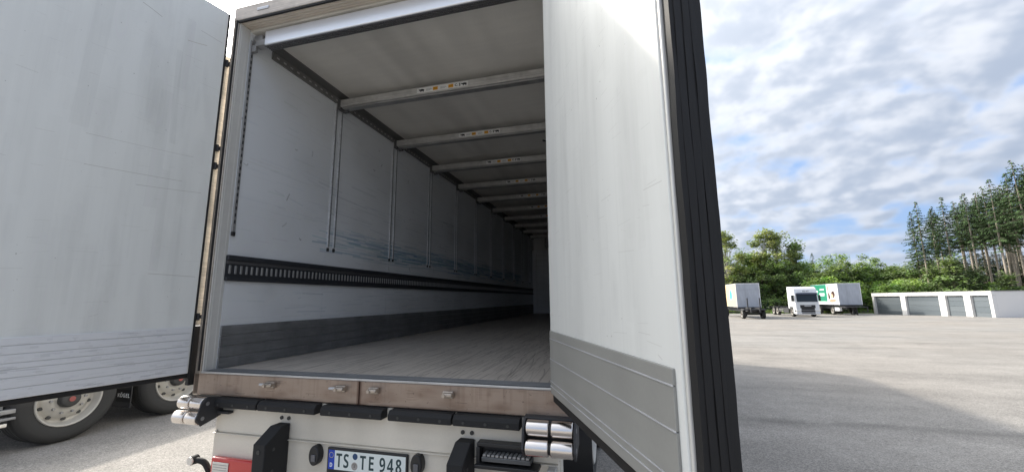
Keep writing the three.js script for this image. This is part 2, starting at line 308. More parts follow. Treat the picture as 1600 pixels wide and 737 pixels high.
  for (const s of [-1, 1]) {
    const sx = (a, b) => [Math.min(s * a, s * b), Math.max(s * a, s * b)];
    obj('corner_post', rb(...sx(1.30, 1.252), 1.10, 4.0, -0.1, 0, 0.006), mat.stainless, fr);
    obj('post_seal', bx(...sx(1.266, 1.254), 1.26, 3.90, 0.0005, 0.008), mat.seal, fr);
    const j = [bx(...sx(1.2515, 1.242), YF, 3.885, -0.0995, -0.012)]; for (const z of [-0.03, -0.08]) j.push(rb(...sx(1.243, 1.2405), YF, 3.885, z - 0.004, z + 0.004, 0.002, 1));
    obj('jamb_liner', j, mat.jamb, fr);
  }
  obj('header', rb(-1.30, 1.30, 3.902, 4.02, -0.1, 0.002, 0.008), mat.stainless, fr);
  obj('header_seal', bx(-1.252, 1.252, 3.884, 3.8985, -0.012, 0.004), mat.seal, fr);
  const so = [bx(-1.25, 1.25, 3.888, 3.9015, -0.0995, -0.0125)]; for (const z of [-0.035, -0.06, -0.085]) so.push(rb(-1.24, 1.24, 3.883, 3.89, z - 0.009, z + 0.009, 0.003, 1));
  obj('header_soffit', so, mat.soffit, fr);
  for (const x of [-1.02, -0.55, 0.55, 1.02]) obj('header_slot', rb(x - 0.055, x + 0.055, 3.95, 3.974, 0.0025, 0.006, 0.0015), x < -1 || x > 1 ? mat.aluBright : mat.hub, fr);
  // sill
  const sillMap = canvasTex(2048, 128, (c, w, h) => { c.fillStyle = '#e2dad2'; c.fillRect(0, 0, w, h); const R = rng(5);
    for (let k = 0; k < 900; k++) { c.fillStyle = `rgba(${R() < 0.6 ? '90,62,48' : '245,238,230'},${R() * 0.06})`; c.fillRect(R() * w, R() * h, 2 + R() * 60, 1 + R() * 4); }
    for (let k = 0; k < 120; k++) { const x = R() * w; c.fillStyle = `rgba(70,44,34,${R() * 0.07})`; c.fillRect(x, R() * 30, 2 + R() * 14, 40 + R() * 90); }
    { const g = c.createLinearGradient(w / 2 - 16, 0, w / 2 + 16, 0); g.addColorStop(0, 'rgba(80,48,36,0)'); g.addColorStop(0.5, 'rgba(70,42,32,0.75)'); g.addColorStop(1, 'rgba(80,48,36,0)'); c.fillStyle = g; c.fillRect(w / 2 - 16, 0, 32, h); }
    for (let k = 0; k < 160; k++) { const q = 6 + R() * 26, g = c.createRadialGradient(0, 0, 0, 0, 0, q), a = R() * 0.22; g.addColorStop(0, `rgba(84,52,36,${a})`); g.addColorStop(1, 'rgba(84,52,36,0)'); c.save(); c.translate(R() * w, R() < 0.5 ? R() * 20 : R() * h); c.scale(1 + R() * 4, 1); c.fillStyle = g; c.fillRect(-q, -q, 2 * q, 2 * q); c.restore(); }
    for (let k = 0; k < 50; k++) { c.strokeStyle = `rgba(40,34,32,${0.15 + R() * 0.4})`; c.lineWidth = 1 + R() * 2; const x = R() * w, y = R() * h; c.beginPath(); c.moveTo(x, y); c.lineTo(x + R() * 24 - 12, y + R() * 14 - 4); c.stroke(); } }, true, [1 / 2.6, 1 / 0.16]); sillMap.offset.set(0.5, 0);
  const sillMat = M(0.45, 0.385, 0.34, 0.5, 0.35, { map: sillMap, roughnessMap: brushRough });
  const sl = part('rear_sill', trailer);
  for (const [a, b] of [[-1.30, -0.0025], [0.0025, 1.30]]) obj('sill_plate', rb(a, b, 1.108, 1.243, -0.09, 0.0, 0.004), sillMat, sl);
  obj('sill_lip', rb(-1.245, 1.245, 1.2435, 1.257, -0.0115, 0.003, 0.004), mat.alu, sl);
  for (const [x, t] of [[-0.64, 1], [-0.116, 1], [0.109, 0], [0.583, 0]]) {
    obj('latch_keeper', [rb(x - 0.035, x + 0.03, 1.178, 1.216, 0.0005, 0.022, 0.006), rb(x - 0.025, x + 0.035, 1.190, 1.212, 0.015, 0.052, 0.008), cyl(0.01, 0.01, 0.03, 12, 'z', x - 0.012, 1.199, 0.045)], mat.stainless, sl);
    if (t) obj('latch_pin', cyl(0.008, 0.01, 0.05, 10, 'x', x - 0.055, 1.197, 0.02), mat.aluBright, sl);
  }

  // loading beams and their wall tracks
  const stickerMap = canvasTex(1024, 128, (c, w, h) => {
    c.fillStyle = '#dfe0de'; c.fillRect(0, 0, w, h); c.fillStyle = '#14161a';
    const beast = (x) => { c.fillStyle = '#14161a'; c.beginPath(); c.ellipse(x, 58, 44, 26, 0.15, 0, 7); c.fill(); c.beginPath(); c.ellipse(x - 46, 54, 22, 16, 0.4, 0, 7); c.fill(); c.beginPath(); c.moveTo(x - 66, 52); c.lineTo(x - 72, 26); c.lineTo(x - 54, 44); c.fill(); c.fillRect(x - 34, 70, 17, 34); c.fillRect(x + 18, 70, 18, 34); };
    beast(110); beast(960);
    for (const x of [330, 640]) { c.fillStyle = '#d99a1c'; c.fillRect(x, 22, 100, 84); c.fillStyle = '#6d4a10'; c.fillRect(x + 14, 44, 72, 8); c.fillRect(x + 14, 68, 72, 8); }
    c.fillStyle = '#7b7d80'; for (const x of [190, 480]) { c.fillRect(x, 44, 110, 7); c.fillRect(x, 64, 126, 7); c.fillRect(x, 84, 90, 7); }
    c.strokeStyle = '#14161a'; c.lineWidth = 12; c.beginPath(); c.arc(800, 60, 26, 0.4, 5.2); c.stroke(); c.fillStyle = '#14161a'; c.fillRect(858, 24, 14, 76); c.fillRect(846, 30, 40, 14); c.fillRect(846, 78, 40, 14);
  });
  const stMat = M(1, 1, 1, 0.45, 0, { map: stickerMap });
  const zb = [-1.17, -2.27, -3.31, -4.36, -5.38, -6.40, -7.42, -8.45, -9.5, -10.5];
  for (const s of [-1, 1]) {
    const sx = (a, b) => [Math.min(s * a, s * b), Math.max(s * a, s * b)];
    for (const z of zb) {
      const t = part('wall_track', trailer);
      for (const d of [-0.042, 0.042]) {
        obj('track_bar', rb(...sx(XI, XI - 0.010), 2.225, 3.80, z + d - 0.012, z + d + 0.012, 0.004, 1), mat.aluBright, t);
        obj('track_groove', bx(...sx(XI - 0.0095, XI - 0.0112), 2.25, 3.78, z + d - 0.0115, z + d - 0.005), mat.darkRail, t);
        obj('track_foot', rb(...sx(XI, XI - 0.014), 2.205, 2.24, z + d - 0.014, z + d + 0.014, 0.005, 1), mat.black, t);
      }
    }
    const t = part('wall_track', trailer);
    obj('track_bar', rb(...sx(XI, XI - 0.012), 2.235, 3.80, -0.132, -0.104, 0.004, 1), mat.aluDull, t);
    const hs = []; for (let y = 2.30; y < 3.74; y += 0.052) hs.push(bx(...sx(XI - 0.0115, XI - 0.0135), y, y + 0.026, -0.123, -0.113));
    tag(obj('track_slot', hs, mat.darkRail, t), null, null, null, 'stuff');
    obj('track_foot', rb(...sx(XI, XI - 0.016), 2.205, 2.238, -0.133, -0.103, 0.005, 1), mat.black, t);
  }
  const R = rng(4);
  zb.forEach((z, i) => {
    const b = part('loading_beam', trailer), dy = (R() - 0.5) * 0.012;
    obj('beam_profile', rb(-1.19, 1.19, 3.722 + dy, 3.797 + dy, z - 0.045, z + 0.045, 0.005), mat.beamAlu, b);
    obj('beam_flange', rb(-1.17, 1.17, 3.70 + dy, 3.7215 + dy, z - 0.036, z + 0.036, 0.004), mat.aluDull, b);
    for (const s of [-1, 1]) obj('beam_end', [rb(Math.min(s * 1.19, s * 1.232), Math.max(s * 1.19, s * 1.232), 3.70 + dy, 3.81 + dy, z - 0.042, z + 0.042, 0.006), rb(Math.min(s * 1.12, s * 1.18), Math.max(s * 1.12, s * 1.18), 3.665 + dy, 3.689 + dy, z - 0.02, z + 0.02, 0.006)], mat.greyRail, b);
    if (i < 8) { const st = new THREE.PlaneGeometry(0.54, 0.052); st.translate(-0.03 + (R() - 0.5) * 0.03, 3.760 + dy, z + 0.0458); obj('warning_sticker', st, stMat, b); }
  });
  const b1 = part('door_beam', trailer);
  obj('beam_profile', rb(-1.10, 1.10, 3.735, 3.855, -0.185, -0.105, 0.008), M(0.90, 0.92, 0.96, 0.33, 0.6), b1);
  for (let k = 0; k < 4; k++) obj('beam_rib', bx(-1.10, 1.10, 3.728, 3.7345, -0.178 + k * 0.018, -0.168 + k * 0.018), mat.greyRail, b1);
  for (const s of [-1, 1]) { const sx = (a, b) => [Math.min(s * a, s * b), Math.max(s * a, s * b)]; obj('beam_end', [rb(...sx(1.10, 1.20), 3.745, 3.80, -0.165, -0.112, 0.006), rb(...sx(1.14, 1.225), 3.80, 3.845, -0.15, -0.118, 0.006), rb(...sx(1.19, 1.227), 3.70, 3.76, -0.14, -0.11, 0.005)], mat.aluDull, b1); }
  // hanging hook seen between the third and fourth beams
  obj('roof_hook', [tube([[0.78, 3.868, -2.75], [0.78, 3.80, -2.75], [0.72, 3.775, -2.75], [0.66, 3.79, -2.75]], 0.012), cyl(0.03, 0.03, 0.012, 14, 'y', 0.78, 3.863, -2.75)], mat.black, trailer);
}

// doors
function doorMap(seed, marks) {
  return canvasTex(1024, 2048, (c, w, h) => {
    c.fillStyle = '#ecedeb'; c.fillRect(0, 0, w, h); const R = rng(seed);
    for (let k = 0; k < 260; k++) { const x = R() * w, y = R() * h, l = 100 + R() * 700, ww = 10 + R() * 70, g = c.createLinearGradient(x, 0, x + ww, 0), a = R() * 0.022; g.addColorStop(0, 'rgba(96,100,104,0)'); g.addColorStop(0.5, `rgba(96,100,104,${a})`); g.addColorStop(1, 'rgba(96,100,104,0)'); c.fillStyle = g; c.fillRect(x, y, ww, l); }
    for (let k = 0; k < 160; k++) { c.strokeStyle = `rgba(96,92,86,${0.05 + R() * 0.16})`; c.lineWidth = 0.5 + R(); const x = R() * w, y = R() * h, l = 8 + R() * 90; c.beginPath(); c.moveTo(x, y); c.lineTo(x + l, y + (R() - 0.3) * 12); c.stroke(); }
    for (let k = 0; k < 90; k++) { c.fillStyle = `rgba(60,56,52,${0.1 + R() * 0.4})`; c.beginPath(); c.arc(R() * w, R() * h, 0.6 + R() * 1.6, 0, 7); c.fill(); }
    for (const [x, y, dx, dy, lw, a, col = '92,84,72'] of marks) { c.strokeStyle = `rgba(${col},${a})`; c.lineWidth = lw; c.beginPath(); c.moveTo(x * w, (1 - y) * h); c.quadraticCurveTo((x + dx * 0.5) * w, (1 - y - dy * 0.6) * h, (x + dx) * w, (1 - y - dy) * h); c.stroke(); }
    for (let k = 0; k < 110; k++) { const x = R() * w, y = R() * h, r = 14 + R() * 60, st = 2 + R() * 5, g = c.createRadialGradient(0, 0, 0, 0, 0, r); g.addColorStop(0, `rgba(84,84,82,${0.06 * R()})`); g.addColorStop(1, 'rgba(84,84,82,0)'); c.save(); c.translate(x, y); c.rotate((R() - 0.5) * 0.2); c.scale(1, st); c.fillStyle = g; c.fillRect(-r, -r, 2 * r, 2 * r); c.restore(); }
  });
}
function makeDoor(x, z, turn, inner, W, map, boards, boardMat, trimMat) {   // local x runs from the hinge to the free edge; inner = +1 when the inside faces local +z
  const d = part('rear_door', trailer); d.position.set(x, 0, z); d.rotation.y = turn;
  const T = 0.082, Z = (a, b) => inner > 0 ? [-b, -a] : [a, b];   // depth measured from the inside face outwards
  const Y0 = 1.245, Y1 = 3.955;
  const g = rb(0, W, Y0, Y1, ...Z(0, 0.05), 0.006); { const p = g.attributes.position, u = g.attributes.uv; for (let i = 0; i < p.count; i++) u.setXY(i, p.getX(i) / W, (p.getY(i) - Y0) / (Y1 - Y0)); }
  obj('inner_panel', g, M(0.90, 0.905, 0.895, 0.42, 0, { map }), d);
  obj('outer_panel', rb(-0.005, W + 0.012, Y0 - 0.03, Y1 + 0.03, ...Z(0.0505, T), 0.008), mat.outer, d);
  obj('edge_trim', rb(W + 0.0005, W + 0.012, Y0, Y1, ...Z(0.004, 0.05), 0.005), trimMat, d);
  const kp = part('kick_plate', d);
  for (const [y0, y1] of boards) obj('kick_board', rb(0.012, W - 0.028, y0 + 0.0007, y1 - 0.0007, ...Z(-0.008, 0.003), 0.0028), boardMat, kp);
  return { d, Z, T, Y0, Y1, W };
}
{
  const rm = doorMap(41, [[0.42, 0.735, 0.55, -0.004, 1.4, 0.5], [0.72, 0.752, 0.05, 0, 1, 0.3], [0.015, 0.30, 0.003, 0.03, 6, 0.35, '60,58,56'], [0.13, 0.295, 0.05, 0.002, 3, 0.25, '200,196,190'], [0.3, 0.6, 0.02, -0.05, 1, 0.2]]);
  const R = makeDoor(1.174, 0.055, -(90 - 23.6) * Math.PI / 180, 1, 1.215, rm, [[1.247, 1.284], [1.284, 1.308], [1.308, 1.417], [1.417, 1.518], [1.518, 1.558]], mat.aluGrey, M(0.66, 0.65, 0.62, 0.5, 0.3));
  tag(R.d, 'white right-hand door with grey kick plate and black edge seal');
  const seal = part('door_seal', R.d), W = R.W;
  for (const y of [1.284, 1.308, 1.417, 1.518]) obj('joint_highlight', rb(0.013, W - 0.029, y - 0.0022, y + 0.0022, 0.006, 0.0105, 0.0015, 1), mat.aluBright, R.d.children.find(o => o.name === 'kick_plate'));  // bright strips added to stand in for the highlight along the board joints
  const wavy = (x0, x1, z0, z1, amp, ph) => { const g = new THREE.BoxGeometry(x1 - x0, R.Y1 - R.Y0 + 0.07, z1 - z0, 3, 160, 4), p = g.attributes.position; g.translate((x0 + x1) / 2, (R.Y0 + R.Y1) / 2, (z0 + z1) / 2); for (let i = 0; i < p.count; i++) { const y = p.getY(i); p.setX(i, p.getX(i) + amp * fbm(y * 2.4 + ph, p.getZ(i) * 20, 3)); p.setZ(i, p.getZ(i) + amp * 0.8 * fbm(y * 1.9, ph, 3, n2b)); } g.computeVertexNormals(); return metreUV(g); };
  obj('edge_seal', wavy(W + 0.0125, W + 0.04, -0.10, -0.012, 0.003, 1), mat.seal, seal);
  for (let k = 0; k < 3; k++) { const z = -0.034 - k * 0.022; obj('seal_lip', wavy(W + 0.037, W + 0.0418, z - 0.009, z + 0.009, 0.003, 7 + k * 3), mat.seal, seal); }
  obj('bottom_seal', rb(0, W + 0.012, R.Y0 - 0.045, R.Y0 - 0.0005, -0.05, -0.006, 0.008), mat.seal, seal);
  const lm = doorMap(52, [[0.33, 0.885, 0.09, 0.012, 2, 0.45], [0.02, 0.9, 0.12, 0.004, 1.6, 0.35], [0.1, 0.87, 0.10, -0.012, 2.2, 0.4, '120,100,70'], [0.10, 0.55, 0.45, -0.012, 1.4, 0.3], [0.14, 0.48, 0.4, -0.01, 1.6, 0.35], [0.04, 0.46, 0.3, -0.012, 1.4, 0.4], [0.02, 0.24, 0.22, 0.003, 2.5, 0.25], [0.19, 0.92, 0.01, -0.2, 46, 0.03, '70,72,74'], [0.23, 0.82, -0.02, -0.25, 30, 0.04, '70,72,74'], [0.26, 0.7, 0.01, -0.3, 60, 0.03, '70,72,74'], [0.55, 0.95, 0.03, -0.4, 70, 0.02, '70,72,74'], [0.22, 0.5, 0.0, -0.25, 40, 0.03, '70,72,74']]);
  const lb = []; { const ys = [1.247, 1.30, 1.352, 1.395, 1.425, 1.468, 1.512, 1.553]; for (let i = 0; i < 7; i++) lb.push([ys[i], ys[i + 1]]); }
  const lbMap = canvasTex(1024, 256, (c, w, h) => { c.fillStyle = '#ecedef'; c.fillRect(0, 0, w, h); const r = rng(61); for (let k = 0; k < 700; k++) { c.fillStyle = `rgba(${r() < 0.5 ? '70,72,78' : '250,250,250'},${r() * 0.06})`; c.fillRect(r() * w, r() * h, 4 + r() * 50, 2 + r() * 9); } for (let k = 0; k < 26; k++) { const x = r() * w, y = r() * h; for (let q = 0; q < 8; q++) { c.fillStyle = `rgba(60,62,68,${r() * 0.10})`; c.fillRect(x + r() * 40, y + r() * 18, 20 + r() * 60, 1 + r() * 5); } } }, true, [1 / 1.25, 1 / 0.31]);
  const L = makeDoor(-1.318, 0.03, -100 * Math.PI / 180, -1, 1.215, lm, lb, M(0.86, 0.865, 0.875, 0.4, 0.1, { map: lbMap }), mat.alu);
  tag(L.d, 'white left-hand door with scuffed aluminium kick boards');
  const s2 = part('door_seal', L.d);
  obj('bottom_seal', rb(-0.01, L.W + 0.012, L.Y0 - 0.03, L.Y0 - 0.0005, 0.004, 0.05, 0.008), mat.seal, s2);
  obj('hinge_cover', rb(-0.075, -0.016, 1.56, 3.62, 0.03, 0.045, 0.005), M(0.82, 0.785, 0.70, 0.35, 0.3, { map: brushMap }), L.d);
  obj('hinge_block', rb(-0.075, -0.016, 1.16, 1.555, 0.02, 0.06, 0.006), mat.seal, L.d);
  obj('hinge_seal', rb(-0.014, -0.0005, L.Y0 - 0.04, L.Y1, 0.0, 0.05, 0.006), mat.seal, s2);
  obj('edge_seal', rb(L.W + 0.0125, L.W + 0.04, L.Y0 - 0.03, L.Y1, 0.012, 0.09, 0.01), mat.seal, s2);
  for (const { d, Z, T } of [R, L]) {
    for (const y of [1.5, 2.1, 2.72, 2.86, 3.55]) obj('hinge', rb(-0.05, 0.16, y - 0.02, y + 0.02, ...Z(T + 0.0005, T + 0.012), 0.004), mat.frame, d);
    for (const x of [0.38, 0.86]) { const bar = part('lock_bar', d), zz = d === R.d ? -T - 0.03 : T + 0.03; obj('bar', cyl(0.014, 0.014, 2.7, 14, 'y', x, 2.6, zz), mat.alu, bar); obj('lock_handle', rb(x, x + 0.3, 1.88, 1.91, zz - 0.01, zz + 0.01, 0.006), mat.alu, bar); each('bar_guide', [1.4, 2.2, 3.1, 3.8].map(y => rb(x - 0.03, x + 0.03, y - 0.02, y + 0.02, ...Z(T + 0.0005, T + 0.02), 0.004)), mat.frame, bar); }
  }
  for (const s of [-1]) for (const y of [1.62, 2.72, 2.86, 3.55]) obj('hinge_knuckle', [cyl(0.011, 0.011, 0.05, 12, 'y', -1.328, y, -0.002), bx(-1.335, -1.302, y - 0.012, y + 0.012, -0.028, -0.006)], mat.frame, trailer);
}

// rear apron, buffers, rollers, lamps, plate
{
  const ap = part('rear_apron', trailer);
  obj('apron_upper', rb(-1.085, 1.19, 0.88, 1.10, -0.06, -0.012, 0.006), mat.cream, ap);
  obj('apron_lower', rb(-1.085, 1.19, 0.42, 0.8735, -0.06, -0.008, 0.006), mat.cream, ap);
  obj('apron_fold', rb(-1.085, 1.19, 0.8745, 0.8795, -0.055, 0.006, 0.002), mat.cream, ap);
  each('apron_return', [bx(-1.087, -1.083, 0.42, 1.10, -0.16, -0.0605), bx(1.188, 1.192, 0.42, 1.10, -0.16, -0.0605)], mat.cream, ap);
  const padZ0 = -0.0115;
  [[-1.06, -0.70], [-0.688, -0.262], [-0.222, 0.19], [0.232, 0.618], [0.628, 1.0]].forEach(([a, b]) => {
    const p = part('buffer_pad', trailer);
    const g = prism([[-padZ0, 1.048], [-0.05, 1.048], [-0.058, 1.054], [-0.058, 1.083], [-0.04, 1.103], [-padZ0, 1.103]], a, b, 0.004); g.rotateY(Math.PI / 2);
    obj('pad', g, mat.rubber, p);
    const n = b - a > 0.4 ? 3 : 3, bolts = []; for (let k = 0; k < n; k++) bolts.push(cyl(0.008, 0.008, 0.004, 12, 'z', a + (b - a) * (k + 0.5) / n, 1.068, 0.0585));
    each('bolt_hole', bolts, mat.hub, p);
  });
  // dock bumpers
  for (const [a, b, l] of [[-0.572, -0.485, 'left'], [0.645, 0.735, 'right']]) {
    const p = part('dock_bumper', trailer);
    const g = prism([[0.0075, 0.55], [-0.172, 0.55], [-0.172, 0.90], [-0.06, 0.972], [0.0075, 0.972]], a, b, 0.007); g.rotateY(Math.PI / 2); obj('bumper_block', g, mat.rubber, p);
    const bo = []; for (const y of [0.62, 0.74, 0.86]) { bo.push(cyl(0.012, 0.012, 0.004, 12, 'z', (a + b) / 2, y, 0.1735)); bo.push(cyl(0.01, 0.01, 0.004, 12, 'x', b + 0.001, y, 0.11)); } each('bolt_head', bo, mat.hub, p);
    each('apron_screw', [cyl(0.011, 0.011, 0.008, 14, 'z', (a + b) / 2 - 0.028, 1.0, -0.009), cyl(0.011, 0.011, 0.008, 14, 'z', (a + b) / 2 + 0.026, 1.0, -0.009)], mat.hub, p);
  }
  // steel dock rollers
  for (const s of [-1, 1]) {
    const p = part('dock_roller', trailer), xs = s < 0 ? [[-1.245, -1.15], [-1.142, -1.045]] : [[1.05, 1.165], [1.176, 1.285]];
    for (const [y, z] of [[1.083, 0.10], [1.0, 0.125]]) for (const [a, b] of xs) {
      const g = lathe([[0, a], [0.034, a], [0.039, a + 0.006], [0.039, b - 0.006], [0.034, b], [0, b]], 32); g.rotateZ(0); 
      g.translate(0, y, z); if (true) obj('roller', fixX(g, a, b), mat.chrome, p);
    }
    const xa = xs[0][0], xb = xs[1][1], brs = s < 0 ? [xb + 0.001, xb + 0.014] : [xa - 0.018, xa - 0.004];
    const cheek = (x0, x1) => { const g = prism([[0.012, 1.10], [-0.10, 1.128], [-0.14, 1.09], [-0.165, 1.0], [-0.13, 0.955], [-0.02, 0.985], [0.012, 1.02]], x0, x1, 0.003); g.rotateY(Math.PI / 2); return g; };
    obj('roller_bracket', s < 0 ? [cheek(xb + 0.002, xb + 0.014), rb(-1.05, -0.94, 1.005, 1.021, -0.0075, 0.03, 0.003), rb(-1.25, -1.04, 0.985, 1.10, -0.0075, 0.05, 0.006)] : [cheek(xa - 0.016, xa - 0.004), cheek(xb + 0.003, xb + 0.014), rb(1.02, 1.30, 0.985, 1.12, -0.0075, 0.05, 0.006)], mat.frame, p);
    each('roller_axle', [[1.083, 0.10], [1.0, 0.125]].map(([y, z]) => cyl(0.012, 0.012, xb - xa + 0.03, 12, 'x', (xa + xb) / 2, y, z)), mat.aluDull, p);
    each('roller_gap', [[1.083, 0.10], [1.0, 0.125]].map(([y, z]) => cyl(0.028, 0.028, 0.012, 16, 'x', (xs[0][1] + xs[1][0]) / 2, y, z)), mat.black, p);
  }
  // licence plate
  const plateMap = canvasTex(1040, 220, (c, w, h) => {
    c.fillStyle = '#dfe6e4'; c.fillRect(0, 0, w, h); c.fillStyle = '#0b3fb0'; c.fillRect(0, 0, 92, h);
    c.fillStyle = '#e9d24a'; for (let k = 0; k < 12; k++) { const a = k / 12 * Math.PI * 2; c.beginPath(); c.arc(46 + Math.cos(a) * 28, 62 + Math.sin(a) * 28, 4, 0, 7); c.fill(); }
    c.fillStyle = '#f2f4f8'; c.font = 'bold 62px sans-serif'; c.textAlign = 'center'; c.fillText('D', 46, 190);
    c.fillStyle = '#1b3a40'; c.textAlign = 'left'; c.font = 'bold 205px sans-serif';
    const put = (t, x, sx) => { c.save(); c.translate(x, 184); c.scale(sx, 1); c.fillText(t, 0, 0); c.restore(); };
    put('T', 112, 0.76); put('S', 210, 0.78); put('T', 436, 0.76); put('E', 546, 0.76); put('9', 694, 0.76); put('4', 798, 0.76); put('8', 902, 0.76);
    c.fillStyle = '#17406b'; c.beginPath(); c.arc(372, 56, 34, 0, 7); c.fill(); c.fillStyle = '#9d9a96'; c.beginPath(); c.arc(368, 158, 42, 0, 7); c.fill(); c.strokeStyle = '#6f6a66'; c.lineWidth = 6; c.beginPath(); c.arc(368, 158, 26, 3.4, 6.2); c.stroke(); c.fillStyle = '#7b7672'; c.fillRect(358, 140, 20, 34);
    c.strokeStyle = '#12181c'; c.lineWidth = 6; c.strokeRect(3, 3, w - 6, h - 6);
  });
  const lp = part('licence_plate', trailer);
  obj('plate_holder', rb(-0.192, 0.340, 0.705, 0.862, -0.0075, 0.008, 0.006), mat.black, lp);
  const pf = new THREE.PlaneGeometry(0.515, 0.112); pf.translate(0.074, 0.797, 0.0092); obj('plate_face', pf, M(1, 1, 1, 0.4, 0, { map: plateMap }), lp);
  const hm = canvasTex(1024, 64, (c, w, h) => { c.fillStyle = '#15141a'; c.fillRect(0, 0, w, h); c.fillStyle = '#d6d4d8'; c.font = 'bold 44px sans-serif'; c.textAlign = 'center'; c.fillText('www.j-cossedi.at', w / 2, 48); });
  const hf = new THREE.PlaneGeometry(0.50, 0.028); hf.translate(0.074, 0.722, 0.0086); obj('holder_print', hf, M(1, 1, 1, 0.5, 0, { map: hm }), lp);
  // small lamps either side of the plate
  for (const [x, y, l] of [[-0.265, 0.815, -1], [0.405, 0.822, 1]]) {
    const p = part('plate_lamp', trailer); const s = new THREE.Shape(); s.absellipse(0, 0, 0.036, 0.056, 0, Math.PI * 2);
    const g = new THREE.ExtrudeGeometry(s, { depth: 0.03, bevelEnabled: true, bevelSize: 0.008, bevelThickness: 0.012, bevelSegments: 4, curveSegments: 20, bevelOffset: -0.008 }); g.translate(x, y, -0.004); obj('lamp_body', g, mat.black, p);
    obj('lamp_lens', rb(x - 0.012, x + 0.018, y - 0.03, y + 0.01, 0.036, 0.045, 0.004), M(0.12, 0.12, 0.13, 0.15), p);
  }
  obj('socket_cover', [rb(-0.245, -0.175, 0.665, 0.695, -0.0075, 0.03, 0.012)], mat.black, trailer);
  // tail lamps
  for (const s of [-1, 1]) {
    const p = part('tail_lamp', trailer), a = s < 0 ? -1.045 : 0.745, b = s < 0 ? -0.70 : 1.09;
    obj('lamp_housing', rb(a, b, 0.60, 0.742, -0.0075, 0.03, 0.012, 3), mat.red, p);
    obj('clear_lens', rb(a + 0.022, a + 0.15, 0.63, 0.718, 0.0305, 0.036, 0.0028), mat.lens, p);
    each('lens_grid', [0, 1, 2, 3, 4].map(k => bx(a + 0.03, a + 0.142, 0.643 + k * 0.015, 0.645 + k * 0.015, 0.0361, 0.038)), mat.aluDull, p);
  }
  // rubber arm lamps
  for (const s of [-1, 1]) {
    const p = part('arm_lamp', trailer);
    obj('rubber_arm', tube([[s * 1.06, 0.56, -0.07], [s * 1.09, 0.60, -0.03], [s * 1.13, 0.69, 0.0], [s * 1.17, 0.705, 0.01], [s * 1.20, 0.705, 0.01]], 0.018, 20, 10), mat.rubber, p);
    obj('lamp_head', cyl(0.027, 0.03, 0.04, 20, 'z', s * 1.205, 0.706, 0.015), mat.rubber, p); obj('lamp_lens', cyl(0.023, 0.025, 0.008, 20, 'z', s * 1.205, 0.706, 0.039), mat.lens, p);
  }
  // folding step tray
  const tr = part('folding_step', trailer);
  obj('step_tray', [rb(0.765, 1.06, 0.955, 0.975, -0.0075, 0.05, 0.004), rb(0.765, 0.785, 0.872, 0.955, -0.0075, 0.06, 0.004), rb(0.765, 1.10, 0.862, 0.880, -0.0075, 0.09, 0.004), rb(0.785, 1.06, 0.881, 0.954, -0.0075, 0.004, 0.002)], mat.black, tr);
  obj('step_tread', rb(0.80, 1.06, 0.893, 0.915, 0.0045, 0.075, 0.004), M(0.16, 0.165, 0.17, 0.5, 0.4, { map: brushMap }), tr);
  each('tread_rib', Array.from({ length: 11 }, (_, k) => rb(0.805 + k * 0.023, 0.822 + k * 0.023, 0.9155, 0.926, 0.01, 0.07, 0.002, 1)), mat.aluDull, tr);
  obj('latch_bracket', [rb(1.14, 1.185, 0.835, 0.875, 0.0, 0.06, 0.006), rb(1.125, 1.2, 0.815, 0.8345, 0.0, 0.07, 0.004)], mat.alu, trailer);
  obj('marker_rivet', [cyl(0.007, 0.007, 0.01, 10, 'z', -1.065, 0.888, -0.006)], mat.alu, trailer);
  // chassis and running gear
  each('chassis_rail', [bx(-0.62, -0.5, 0.78, 1.095, ZF + 0.2, -0.07), bx(0.5, 0.62, 0.78, 1.095, ZF + 0.2, -0.07)], mat.frame, trailer);
  obj('floor_underside', bx(-1.24, 1.24, 1.10, 1.127, ZF, -0.1), mat.underside, trailer);
  for (const z of [-1.95, -3.28]) { for (const s of [-1, 1]) { wheel(trailer, s * 1.06, 0.52, z, s); } obj('axle', cyl(0.07, 0.07, 1.9, 16, 'x', 0, 0.52, z), mat.frame, trailer); }
  for (const s of [-1, 1]) { each('mudguard', Array.from({ length: 2 }, (_, k) => { const g = new THREE.CylinderGeometry(0.6, 0.6, 0.4, 24, 1, true, -Math.PI * 0.5, Math.PI); g.rotateZ(Math.PI / 2); g.rotateX(-Math.PI / 2 * 0); g.translate(s * 1.06, 0.47, -1.95 - k * 1.33); return g; }), mat.black, trailer); each('side_guard', [rb(s * 1.22 - 0.015, s * 1.22 + 0.015, 0.55, 0.67, -9.4, -4.2, 0.01), rb(s * 1.22 - 0.015, s * 1.22 + 0.015, 0.80, 0.92, -9.4, -4.2, 0.01)], mat.alu, trailer); }
  each('landing_leg', [bx(-0.78, -0.66, 0.05, 1.09, -9.2, -9.08), bx(0.66, 0.78, 0.05, 1.09, -9.2, -9.08), bx(-0.86, -0.58, 0.0, 0.05, -9.3, -8.98), bx(0.58, 0.86, 0.0, 0.05, -9.3, -8.98)], mat.frame, trailer);
}
function fixX(g) { return g; }

